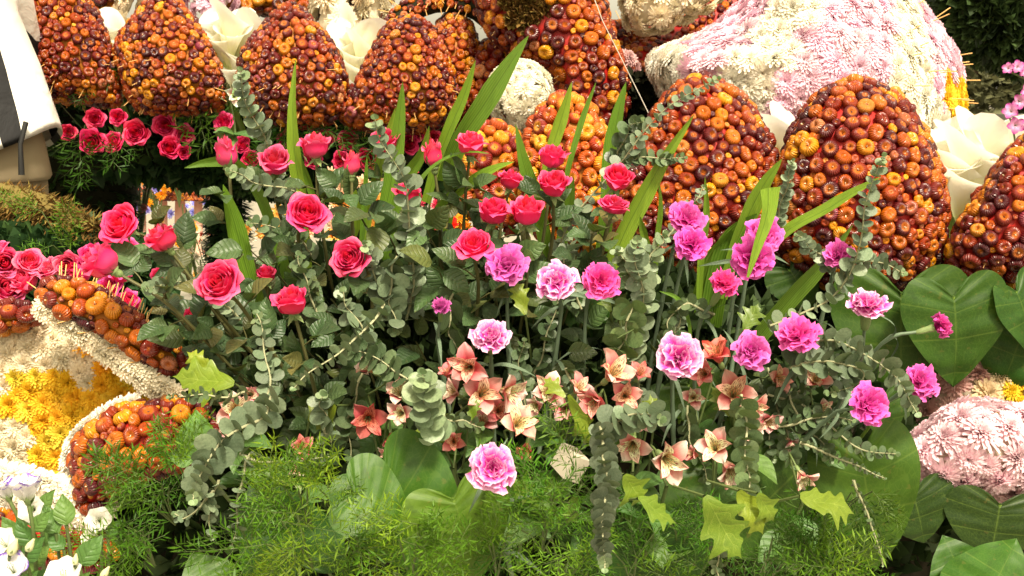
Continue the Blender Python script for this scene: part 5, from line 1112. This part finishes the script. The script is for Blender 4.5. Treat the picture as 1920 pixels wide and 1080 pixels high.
# ---------------------------------------------------------------- carnations
carnation(950, 497, 86, 1.50, (0, .55, .9), 'carnation tucked under the open rose, leftmost of the upper carnations', (960, 830, 1.65), tint=(.85, 1, .9))
carnation(1044, 528, 88, 1.44, (-.1, .5, .9), 'pale edged carnation, left of the twin pair', (1010, 850, 1.6), True)
carnation(1126, 527, 84, 1.44, (.15, .4, 1), 'deep magenta carnation, right of the twin pair', (1095, 840, 1.6), tint=(1.1, .7, .8))
carnation(827, 577, 50, 1.50, (.1, .8, .6), 'smallest carnation, a dark half closed one among the leaves', (860, 830, 1.62), tint=(.75, .8, .8), full=.8)
carnation(920, 630, 84, 1.40, (0, .75, .8), 'fringed carnation with a white centre above the alstroemerias', (930, 900, 1.52), True)
carnation(1288, 412, 82, 1.54, (.1, .5, .9), 'topmost carnation, partly covered by eucalyptus', (1210, 760, 1.66))
carnation(1297, 458, 74, 1.50, (0, .3, 1), 'carnation directly under the topmost one', (1225, 780, 1.62), tint=(1, .8, 1))
carnation(1432, 440, 80, 1.58, (0, .4, 1), 'upper carnation behind the pale folded blade leaf', (1360, 780, 1.68))
carnation(1410, 485, 88, 1.55, (0, .1, 1), 'lower carnation behind the pale folded blade leaf', (1350, 800, 1.65), tint=(1, .8, 1))
carnation(1356, 535, 78, 1.46, (.3, .7, .6), 'drooping half open carnation with a hanging petal', (1310, 820, 1.58), tint=(1.1, .6, .7), full=.85)
carnation(1572, 478, 66, 1.58, (-.1, .5, .8), 'carnation half hidden by the long curving eucalyptus', (1500, 760, 1.68), tint=(1, 1.1, 1))
carnation(1628, 572, 88, 1.46, (0, .85, .4), 'carnation seen from the side in front of the broad glossy leaf', (1530, 830, 1.6), True, tint=(1.05, .9, 1))
carnation(1496, 628, 92, 1.42, (-.15, .7, .7), 'ruffled pink carnation at the end of the curving eucalyptus', (1400, 850, 1.58), tint=(1.05, 1, .95))
carnation(1273, 669, 98, 1.34, (-.05, .45, 1), 'largest carnation, pale centred, right of the frosty eucalyptus', (1270, 960, 1.5), True)
carnation(1410, 658, 84, 1.38, (.05, .4, 1), 'lilac carnation right of the largest one', (1320, 900, 1.52), tint=(.95, 1.2, 1.05), pale=False)
carnation(1760, 612, 64, 1.46, (.85, .25, .15), 'rightmost carnation turned sideways showing its green calyx', (1560, 800, 1.6), full=.85, tint=(1, .8, .9))
carnation(1726, 716, 76, 1.44, (.2, .4, .9), 'carnation at the far right beside the eucalyptus garland tip', (1520, 850, 1.58))
carnation(1630, 758, 94, 1.34, (.35, .3, 1), 'lowest right carnation in front of the garland', (1440, 900, 1.5), tint=(1, .9, 1))
carnation(922, 877, 98, 1.15, (.05, .3, 1), 'lowest carnation, frilly with white edges, above the fern', (960, 1080, 1.4), True, tint=(1, .85, .95))
# ---------------------------------------------------------------- alstroemerias
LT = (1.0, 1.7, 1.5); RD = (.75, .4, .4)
alstro([(440, 768, 92, (.1, .4, 1), (1, 1.6, 1.4))], 1.40, 'leftmost alstroemeria, striped and facing the viewer', base=(560, 960, 1.55))
alstro([(690, 690, 56, (-.5, .5, .6), LT)], 1.46, 'single pale alstroemeria behind the light stemmed eucalyptus')
alstro([(750, 738, 74, (.2, .7, .7), LT), (752, 775, 62, (-.1, -.2, 1), LT)], 1.42, 'pale pink alstroemeria pair left of the fat eucalyptus tip')
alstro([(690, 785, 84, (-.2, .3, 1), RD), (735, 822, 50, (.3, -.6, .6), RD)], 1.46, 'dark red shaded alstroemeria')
alstro([(565, 840, 62, (.2, .3, .9), (.95, .8, .8)), (552, 882, 40, (-.2, -.8, .4), LT)], 1.42, 'small alstroemeria above the level eucalyptus twig')
alstro([(775, 868, 78, (0, -.2, 1), (1, 1.8, 1.5)), (728, 848, 40, (-.5, -.3, .5), LT)], 1.36, 'alstroemeria just above the upright heart leaf')
alstro([(878, 688, 92, (-.2, .4, 1)), (905, 738, 88, (.1, .1, 1), (1.0, 1.2, 1.1)), (955, 735, 86, (.5, .1, .9), LT)], 1.42, 'three flowered alstroemeria under the fringed carnation')
alstro([(972, 795, 86, (.3, .4, .8), (1.0, 1.6, 1.3)), (985, 842, 52, (.1, -.9, .5), (1, .8, .7))], 1.36, 'alstroemeria with a long tube flower right of the lowest carnation')
alstro([(850, 828, 56, (-.3, .4, .7), (1, .9, .8))], 1.40, 'small alstroemeria left above the lowest carnation')
alstro([(1028, 735, 82, (-.2, .3, 1), LT), (1085, 728, 62, (.2, .5, .7), (1.05, 1.4, 1.3))], 1.40, 'alstroemeria pair under the left twin carnation')
alstro([(1150, 700, 92, (.1, .6, .8), (1.05, 1.4, 1.2)), (1115, 752, 80, (-.2, -.1, 1), (1.05, 1.1, 1.1)), (1172, 742, 72, (.3, 0, 1), (1.05, 1.2, 1.1))], 1.38, 'three flowered alstroemeria at the foot of the frosty eucalyptus')
alstro([(1186, 835, 84, (-.3, .1, 1), LT)], 1.32, 'pale alstroemeria left of the widespread one')
alstro([(1250, 862, 100, (.1, -.1, 1), LT)], 1.30, 'widespread pale alstroemeria below the level eucalyptus')
alstro([(1340, 838, 82, (0, .3, 1), LT), (1368, 880, 84, (.3, -.3, 1), LT), (1300, 852, 44, (-.8, .2, .4), (1, .9, .9))], 1.34, 'alstroemeria cluster above the fingered leaf')
alstro([(1375, 738, 92, (-.1, .3, 1), (1, 1.3, 1.1)), (1345, 665, 80, (-.2, .6, .7), (.95, .6, .5)), (1415, 762, 60, (.4, .1, .8), (1, 1.3, 1.1))], 1.42, 'alstroemeria cluster between the largest and the lilac carnation')
alstro([(1405, 800, 70, (.3, -.2, .9), LT)], 1.40, 'pale alstroemeria left of the right stems')
alstro([(1530, 712, 66, (.2, .5, .8), (1, 1.4, 1.2)), (1540, 765, 50, (.5, -.2, .7), LT)], 1.48, 'alstroemeria hidden behind the right eucalyptus garland')
alstro([(1505, 895, 60, (0, -.8, .5), LT)], 1.38, 'hanging alstroemeria left of the very large heart leaf')
alstro([(1125, 890, 46, (.5, .2, .6), (.9, .8, .8))], 1.36, 'small alstroemeria behind the hanging grey eucalyptus')
alstro([(1460, 710, 60, (.3, .3, .9), (1, 1.2, 1))], 1.48, 'alstroemeria right of the lilac carnation')
MU = (.95, 1.3, 1.3)
alstro([(905, 790, 64, (-.3, .3, .8), MU), (935, 770, 60, (.4, .3, .8), (.9, .7, .7))], 1.44, 'muted alstroemeria pair above the lowest carnation', base=(940, 1000, 1.55))
alstro([(1060, 765, 66, (-.2, -.1, 1), MU), (1005, 760, 52, (-.6, .2, .6), LT)], 1.44, 'muted alstroemeria pair left of the bent strap leaf', base=(1060, 1000, 1.55))
alstro([(1200, 700, 56, (.5, .4, .7), (.9, .7, .7)), (1210, 790, 50, (-.3, -.2, .8), MU)], 1.45, 'small muted alstroemerias right of the frosty eucalyptus')
alstro([(1320, 700, 64, (-.4, .4, .7), (.95, .8, .8)), (1300, 745, 54, (-.3, 0, .9), LT)], 1.47, 'alstroemerias tucked under the largest carnation')
alstro([(850, 735, 60, (-.5, .3, .7), MU), (838, 700, 44, (-.2, .7, .5), (.9, .7, .7))], 1.46, 'muted alstroemerias at the left end of the middle cluster')
alstro([(430, 800, 56, (-.3, -.2, .8), MU), (470, 740, 50, (.4, .4, .7), MU)], 1.46, 'small alstroemerias behind the leftmost striped one')
alstro([(1440, 790, 56, (.4, -.1, .8), MU), (1480, 830, 44, (.2, -.6, .6), LT)], 1.46, 'small alstroemerias deep among the right stems')
# ---------------------------------------------------------------- lisianthus at the bottom left
LISP = [strap_petal(1.0, .52, 1.35, .55, lambda v: (.15+.9*math.sin(PI*min(.8, v*.75+.05))) if v < .99 else .7, 90+k, nu=7, cup=.35, wav=.07).mesh('petal', M['lis']) for k in range(3)]
M['lisw'] = m_petal('white_petal', [(0, (.65, .72, .45)), (.3, (.88, .86, .78)), (1, (.9, .88, .84))], .5, .3, .05)
LISW = [strap_petal(1.0, .52, 1.35, .55, lambda v: (.15+.9*math.sin(PI*min(.8, v*.75+.05))) if v < .99 else .7, 94+k, nu=7, cup=.35, wav=.07).mesh('petal', M['lisw']) for k in range(3)]
def lisi(px, py, dia, d, face, label, base, white=False, nleaf=4):
    c = P(px, py, d); ax = D(*face); s = S(dia, d)*.55; t = thing('lisianthus', label, 'lisianthus', c, 'lisianthus in the bottom left corner'); m = axis(ax, -ax*s*.55, s, rnd.uniform(0, 6))
    fl = ob('bloom', ALSC, t, m)
    for k in range(6): ob('petal', (LISW if white else LISP)[k % 3], fl, Matrix.Rotation(k*PI/3+rnd.uniform(-.1, .1), 4, 'Z') @ Matrix.Scale(1 if k % 2 else .88, 4))
    for k in range(5): ob('sepal', SEP[0], t, axis(ax, -ax*s*.75, s*.55, k*1.256))
    e = P(*base)-c; pth = stem_path(-ax*s*.6, ax, e, 10); b = MB(); b.tube(pth, .0022, 6); ob('stem', b.mesh('stem', M['stem']), t)
    for k in range(nleaf):
        p0 = pth[3+k*5//max(1, nleaf)]; y = D((-1)**k*.6+rnd.uniform(-.2, .2), .8, .3); ob('leaf', SOFT[k % 3], t, basis(y, D(rnd.uniform(-.4, .4), .1, 1), p0, S(62, d)*rnd.uniform(.7, 1.1)), (1.0, 1.0, .9))
lisi(48, 912, 92, 1.14, (-.1, 1, .15), 'white lisianthus with purple rim, highest of the corner', (70, 1150, 1.2))
lisi(8, 915, 70, 1.2, (-.3, 1, .2), 'purple rimmed lisianthus cut by the left edge', (20, 1150, 1.25))
lisi(60, 955, 70, 1.20, (.2, .3, 1), 'pure white lisianthus behind the stems', (80, 1160, 1.25), True)
lisi(5, 1018, 80, 1.10, (-.1, .6, .8), 'white lisianthus cut by the left edge near the bottom', (20, 1200, 1.2), True)
lisi(22, 1066, 90, 1.08, (.1, .7, .8), 'white lisianthus with faint purple rim in the very corner', (40, 1240, 1.15))
lisi(120, 1080, 96, 1.10, (.1, .8, .7), 'white lisianthus cut by the bottom edge', (120, 1250, 1.15), True)
lisi(185, 975, 66, 1.40, (.3, .4, 1), 'white ruffled bloom below the strawflower lobe', (190, 1150, 1.45), True, 1)
lisi(170, 1010, 50, 1.42, (-.3, .2, 1), 'small white bloom under the ruffled one', (190, 1150, 1.45), True, 1)
def budd(px, py, tx, ty, d, label):
    a = P(px, py, d); z = P(tx, ty, d)-a; L = z.length; t = thing('flower_bud', label, 'flower bud', a, 'closed lisianthus buds'); b = MB()
    b.tube([z.normalized()*L*k for k in (0, .1, .3, .55, .8, 1)], [L*.05, L*.2, L*.27, L*.24, L*.13, .001], 10); ob('bud', b.mesh('bud', M['bud']), t)
    for k in range(4): ob('sepal', SEP[0], t, axis(z, (0, 0, 0), L*.6, k*PI/2))
    b = MB(); b.tube([Vector((0, 0, 0)), -z*.8+Vector((0, .01, 0)), Vector((.01, .03, -.14))], .0018, 5); ob('stem', b.mesh('stem', M['stem']), t)
budd(18, 1042, 32, 1010, 1.08, 'pale closed bud left of its twin in the bottom left corner'); budd(50, 1035, 64, 1010, 1.09, 'pale closed bud right of its twin in the bottom left corner'); budd(140, 1060, 143, 1038, 1.1, 'small green white bud above the bottom white bloom'); budd(190, 1085, 205, 1062, 1.12, 'green bud cluster at the bottom edge')
for (x, y, tx, ty, k, lab) in ((105, 1000, 80, 950, 1, 'broad leaf on the lisianthus stems, middle one'), (125, 985, 115, 930, 0, 'upright oval leaf right of the lisianthus stems'), (120, 1030, 90, 1000, 2, 'round leaf low on the lisianthus stems'), (150, 1060, 185, 1010, 1, 'dark broad leaf behind the small bud at lower left')):
    a = P(x, y, 1.16); z = P(tx, ty, 1.16)-a; t = thing('oval_leaf', lab, 'leaf', a, 'lisianthus leaves'); ob('blade', SOFT[k], t, basis(z, D(.2, .2, 1), (0, 0, 0), (z.length*1.2, z.length*1.1, z.length)), (1.0, 1.0, .9)); b = MB(); b.tube([Vector((0, 0, 0)), Vector((0, .005, -.04)), Vector((0, .01, -.1))], .002, 5); ob('petiole', b.mesh('petiole', M['stem']), t)
# ---------------------------------------------------------------- foam corner
t = thing('foam_block', 'pale corner of a foam block between the fern and the alstroemerias', 'foam block', P(1078, 852, 1.40)); b = MB(); b.box((-.013, -.02, -.03), (.013, .02, .004)); o = ob('block', b.mesh('block', M['foam'], False), t); o.rotation_euler = (.2, .45, .5)
# ---------------------------------------------------------------- asparagus fern
def frond_mesh(seed, n_needle=2):
    r = random.Random(seed); b = MB(); bend = r.uniform(-.15, .25)
    main = [Vector((bend*v*v, v, -.22*v*v)) for v in [i/12 for i in range(13)]]; b.tube(main, [.006*(1-.7*i/12) for i in range(13)], 4, 1)
    def needle(p, d, L):
        o = perp(d)*L*.07; o = rot(o, d, r.uniform(0, 6)); b.quad(p-o*.6, p+d*L*.5-o, p+d*L, p+d*L*.5+o)
    for i in range(12):
        v = .08+.88*i/12; k = v*12; k0 = int(k); p = main[k0].lerp(main[k0+1], k-k0); sg = 1 if i % 2 else -1; tl = .50*(1-v*.72)*r.uniform(.7, 1.15)
        d = Vector((sg*math.cos(.75), math.sin(.75), r.uniform(-.1, .45))).normalized(); tw = [p+d*tl*q/5+Vector((0, 0, -.12*tl*(q/5)**2)) for q in range(6)]; b.tube(tw, .0028, 3, 1)
        m = max(3, int(tl*15))
        for q in range(m):
            u = (q+.5)/m*5; u0 = int(u); pp = tw[u0].lerp(tw[min(5, u0+1)], u-u0)
            for e in range(3):
                dd = (d*.75+rot(perp(d), d, e*2.1+q*1.3)*.85+Vector((0, 0, .15))).normalized(); needle(pp, dd, r.uniform(.14, .21))
    for q in range(12):
        v = q/12; k = v*12; k0 = int(k); p = main[k0].lerp(main[k0+1], k-k0)
        for e in range(3): needle(p, (Vector((0, 1, 0))*.7+rot(Vector((1, 0, 0)), Vector((0, 1, 0)), e*2.1+q)).normalized(), r.uniform(.08, .12))
    return b.mesh('frond', [M['needle'], M['stem']], False)
FR = [frond_mesh(s) for s in range(5)]
def fern(px, py, d, n, spread, length, label, tint=(1, 1, 1), ang=(-1.2, 1.2), up=-.2):
    n = max(3, round(n*.5))
    c = P(px, py, d); t = thing('asparagus_fern', label, 'asparagus fern', c, 'asparagus ferns along the bottom'); b = MB(); root = D(0, -.4, -.6)*.10
    for k in range(n):
        a = rnd.uniform(*ang); dr = D(math.sin(a), math.cos(a)+up, rnd.uniform(.1, .7)); p = D(rnd.uniform(-1, 1), rnd.uniform(-1, 1), 0)*S(spread, d)*.5*rnd.random()+D(0, 0, 1)*rnd.uniform(-.03, .03)
        L = S(length, d)*rnd.uniform(.75, 1.15); b.tube([root, p*.5+root*.3, p], .0012, 4)
        kv = rnd.uniform(.7, 1.35); tc = tuple(q*kv for q in tint); f = ob('frond', FR[rnd.randrange(5)], t, basis(dr, D(rnd.uniform(-.6, .6), rnd.uniform(.2, .8), .8), p, L), tc); f['kind'] = 'stuff'
    ob('stem', b.mesh('stem', M['stem']), t)
YG = (1.15, 1.1, .9); DG = (.55, .7, .7)
fern(290, 930, 1.36, 11, 110, 130, 'asparagus fern in front of the rounded strawflower lobe', (.85, .95, .9), (-1.8, 1.8))
fern(250, 1010, 1.34, 10, 110, 130, 'asparagus fern left of the black gap', (.8, .95, .9), (-2.2, 1.4), -.6)
fern(330, 880, 1.40, 6, 70, 110, 'asparagus fern under the small oval leaf', (.8, .95, .9))
fern(440, 980, 1.30, 8, 120, 130, 'asparagus fern right of the black gap', (.6, .8, .8), (-1, 2.6), -.6)
fern(560, 935, 1.24, 10, 120, 130, 'yellowish asparagus fern in front of the flat yellow leaf', YG)
fern(560, 1010, 1.20, 11, 120, 140, 'yellowish asparagus fern at the bottom left of the heart leaves', YG, (-2.4, 2.4), -.8)
fern(655, 1015, 1.22, 8, 120, 130, 'asparagus fern in front of the upright heart leaf', YG, (-2.4, 2.4), -.5)
fern(610, 905, 1.28, 3, 80, 110, 'thin asparagus tips left of the upright heart leaf', YG)
fern(790, 1010, 1.22, 9, 130, 130, 'asparagus fern in front of the tall heart leaf', (1.1, 1.1, 1), (-2, 2), -.4)
fern(760, 1050, 1.20, 10, 150, 130, 'asparagus fern along the bottom left of the centre', (1.1, 1.1, 1), (-2.4, 2.4), -.6)
fern(930, 1030, 1.22, 9, 130, 130, 'asparagus fern at the bottom below the lowest carnation', (.8, .95, .9), (-2, 2), -.4)
fern(1040, 900, 1.28, 9, 110, 130, 'darker asparagus fern in front of the foam block', (.7, .95, .9), (-1.8, 1.8))
fern(1020, 980, 1.24, 12, 140, 130, 'dense asparagus fern left of the hanging grey eucalyptus', (.9, 1.05, 1), (-2.4, 2.4), -.4)
fern(1060, 1060, 1.22, 9, 140, 120, 'bottom asparagus fern left of the hanging grey eucalyptus', (.8, 1, 1), (-2.4, 2.4), -.2)
fern(1200, 1050, 1.30, 8, 150, 120, 'asparagus fern at the bottom right of the hanging grey eucalyptus', DG, (-2, 2))
fern(1290, 985, 1.36, 8, 130, 110, 'shaded asparagus fern left of the fingered leaf', DG, (-2, 2))
fern(1320, 1060, 1.30, 7, 150, 120, 'bottom asparagus fern under the fingered leaf', (.7, .85, .7), (-2, 2))
fern(1450, 1050, 1.30, 9, 150, 130, 'asparagus fern right of the fingered leaf', (.8, .85, .7), (-2.4, 2.4))
fern(1520, 1020, 1.30, 7, 150, 130, 'asparagus fern on the left half of the very large heart leaf', (.7, .85, .7), (-2, 2.4))
fern(1560, 1070, 1.28, 8, 150, 120, 'bottom asparagus fern on the very large heart leaf', (.8, .85, .7), (-2, 2))
fern(1600, 920, 1.36, 4, 70, 110, 'dark asparagus sprig hanging on the very large heart leaf', (.45, .55, .5), (2, 3.6))
fern(120, 465, 2.0, 6, 200, 90, 'asparagus sprays over the pink rose heap', (.6, .8, .7), (-2, 2))
fern(60, 575, 1.86, 4, 120, 60, 'asparagus sprays below the pink rose heap', (.4, .6, .5), (-2, 2))
fern(150, 215, 2.78, 8, 240, 130, 'dark fern sprays hanging beside the white jacket', (.35, .5, .5), (1.6, 4.4), 0)
fern(300, 205, 2.78, 8, 260, 130, 'dark fern sprays under the second strawflower petal', (.3, .45, .5), (1.6, 4.4), 0)
fern(550, 235, 2.74, 8, 260, 120, 'dark fern sprays under the upright strawflower petal', (.3, .45, .5), (1.6, 4.4), 0)
fern(740, 250, 2.74, 7, 220, 110, 'dark fern sprays under the slanting strawflower petal', (.3, .45, .5), (1.6, 4.4), 0)
# ---------------------------------------------------------------- person at the left edge
def person():
    ft = P(-100, 187, 2.55); base = Vector((ft.x, ft.y, 0)); t = thing('person', 'person in a white jacket with black side panel cut by the left edge', 'person', base)
    V = [(0, 0, .95), (0, 0, 1.15), (0, .01, 1.38), (0, .01, 1.50), (0, -.01, 1.60), (0, -.02, 1.70), (-.10, 0, .90), (-.11, .01, .50), (-.11, .03, .09), (-.12, -.12, .04), (.10, 0, .90), (.11, .01, .50), (.11, .03, .09), (.12, -.12, .04), (-.15, .0, 1.42), (-.11, -.14, 1.2), (-.10, -.24, 1.1), (-.06, -.3, 1.1), (.15, .0, 1.42), (.11, -.14, 1.2), (.10, -.24, 1.1), (.06, -.3, 1.1)]
    E_ = [(0, 1), (1, 2), (2, 3), (3, 4), (4, 5), (0, 6), (6, 7), (7, 8), (8, 9), (0, 10), (10, 11), (11, 12), (12, 13), (2, 14), (14, 15), (15, 16), (16, 17), (2, 18), (18, 19), (19, 20), (20, 21)]
    Rr = [.15, .14, .15, .06, .09, .08, .10, .065, .045, .03, .10, .065, .045, .03, .06, .045, .032, .03, .06, .045, .032, .03]
    me = bpy.data.meshes.new('body'); me.from_pydata(V, E_, []); o = bpy.data.objects.new('body', me); col.objects.link(o); o.parent = t
    md = o.modifiers.new('skin', 'SKIN'); sv = me.skin_vertices[0].data
    for i, r_ in enumerate(Rr): sv[i].radius = (r_, r_*.85)
    sv[0].use_root = True; o.modifiers.new('sub', 'SUBSURF').levels = 2; o.modifiers['sub'].render_levels = 2
    me.materials.append(plain('skin', (.45, .25, .16), .6, .4))
    def shell(name, rings, mat, seg=40, wob=.012):
        rows = []
        for (z, rx, ry, cx, cy) in rings: rows.append([Vector((cx+rx*math.cos(2*PI*j/seg)*(1+wob*2*math.sin(5*2*PI*j/seg+z*14)), cy+ry*math.sin(2*PI*j/seg)*(1+wob*4*math.sin(4*2*PI*j/seg+z*9)), z-(.10*max(0, 1-(z-.95)/.4)*(1-math.cos(2*PI*j/seg)**2) if name == 'jacket' else 0))) for j in range(seg+1)])
        b = MB(); b.grid(rows); return ob(name, b.mesh(name, mat), t)
    tt = NT('jacket_cloth'); o_ = tt.obj(); s_ = tt.n('SeparateXYZ'); tt.l(o_, s_.inputs[0])
    x = s_.outputs[0]; z = s_.outputs[2]; wv = tt.math('MULTIPLY_ADD', tt.noise(3, o_, 2), .03, -.015); k = tt.math('ADD', tt.math('ADD', tt.math('ABSOLUTE', x), wv), tt.math('MULTIPLY_ADD', z, .24, -.24-.195))
    m = tt.math('LESS_THAN', tt.math('ABSOLUTE', k), .020); tt.bump(tt.noise(9, o_, 4, 1), .5, .02); J = tt.done(tt.mix(m, (.84, .81, .76), (.016, .016, .018)), .75, .3)
    K = plain('khaki_cloth', (.30, .24, .15), .85, .2, .3, 12)
    shell('jacket', [(.995, .25, .19, 0, 0), (.985, .262, .20, 0, 0), (1.0, .258, .198, 0, 0), (1.06, .238, .18, 0, 0), (1.14, .215, .165, 0, 0), (1.26, .178, .14, 0, 0), (1.34, .185, .14, 0, 0), (1.40, .205, .14, 0, .01), (1.46, .15, .11, 0, .01), (1.50, .08, .075, 0, .01)], J)
    shell('shirt', [(.86, .225, .17, 0, 0), (.87, .232, .175, 0, 0), (.95, .22, .17, 0, 0), (1.05, .19, .15, 0, 0)], K)
    for sx in (-1, 1):
        shell('trouser_leg', [(.02, .085, .09, sx*.115, .02), (.04, .09, .095, sx*.115, .02), (.25, .085, .09, sx*.115, .02), (.5, .09, .095, sx*.11, .01), (.75, .115, .12, sx*.10, 0), (.95, .125, .14, sx*.09, 0)], K)
        rows = []; pth = catm([Vector((sx*.13, -.02, 1.42)), Vector((sx*.11, -.14, 1.21)), Vector((sx*.09, -.26, 1.11))], 8); b = MB(); b.tube(pth, [.065, .066, .064, .062, .06, .056, .05, .045], 14); ob('sleeve', b.mesh('sleeve', J), t)
        b = MB(); b.tube([Vector((sx*.115, .06, .05)), Vector((sx*.115, -.05, .05)), Vector((sx*.12, -.15, .035)), Vector((sx*.12, -.19, .03))], [.05, .055, .05, .02], 10); ob('shoe', b.mesh('shoe', plain('shoe', (.03, .03, .03))), t)
        for f in range(5):
            hb = Vector((sx*(.07), -.285, 1.115-.012*f)); dr = Vector((-sx*.35, -.9, -.35-.12*f)) if f else Vector((-sx*.9, -.4, .1)); dr.normalize(); L = (.05, .07, .075, .07, .055)[f]; b = MB(); b.tube([hb, hb+dr*L*.5, hb+dr*L*.8+Vector((0, 0, -.012)), hb+dr*L+Vector((0, .004, -.026))], [.010, .009, .008, .005], 7); ob('finger', b.mesh('finger', me.materials[0]), t)
    b = MB(); b.tube([Vector((-.235, .11, 1.0)), Vector((-.225, .125, .95)), Vector((-.222, .125, .88))], [.006, .005, .007], 6); ob('cord', b.mesh('cord', plain('black_cord', (.015, .015, .015))), t)
    b = MB(); rows = []
    for i in range(9):
        a = PI*i/16*1.25; rows.append([Vector((.098*math.sin(a)*math.cos(2*PI*j/16), -.005+.108*math.sin(a)*math.sin(2*PI*j/16)+.02, 1.67+.115*math.cos(a))) for j in range(17)])
    b.grid(rows); ob('hair', b.mesh('hair', plain('dark_hair', (.02, .014, .01), .5)), t)
    b = MB()
    b.tube([Vector((0, -.098, 1.69)), Vector((0, -.118, 1.655)), Vector((0, -.10, 1.645))], [.008, .014, .006], 8); ob('nose', b.mesh('nose', me.materials[0]), t)
    for sx in (-1, 1):
        b = MB(); b.tube([Vector((sx*.032, -.085, 1.685)), Vector((sx*.032, -.1, 1.685))], [.012, .004], 8); ob('eye', b.mesh('eye', plain('eye', (.05, .03, .02), .2)), t)
        b = MB(); b.tube([Vector((sx*.082, 0, 1.64)), Vector((sx*.094, .005, 1.665)), Vector((sx*.086, .005, 1.69))], [.006, .012, .008], 8); ob('ear', b.mesh('ear', me.materials[0]), t)
    b = MB(); b.tube([Vector((-.024, -.088, 1.615)), Vector((0, -.098, 1.612)), Vector((.024, -.088, 1.615))], [.002, .006, .002], 8); ob('mouth', b.mesh('mouth', plain('lips', (.4, .12, .1))), t)
    t.rotation_euler = (0, 0, R_(180))
person()
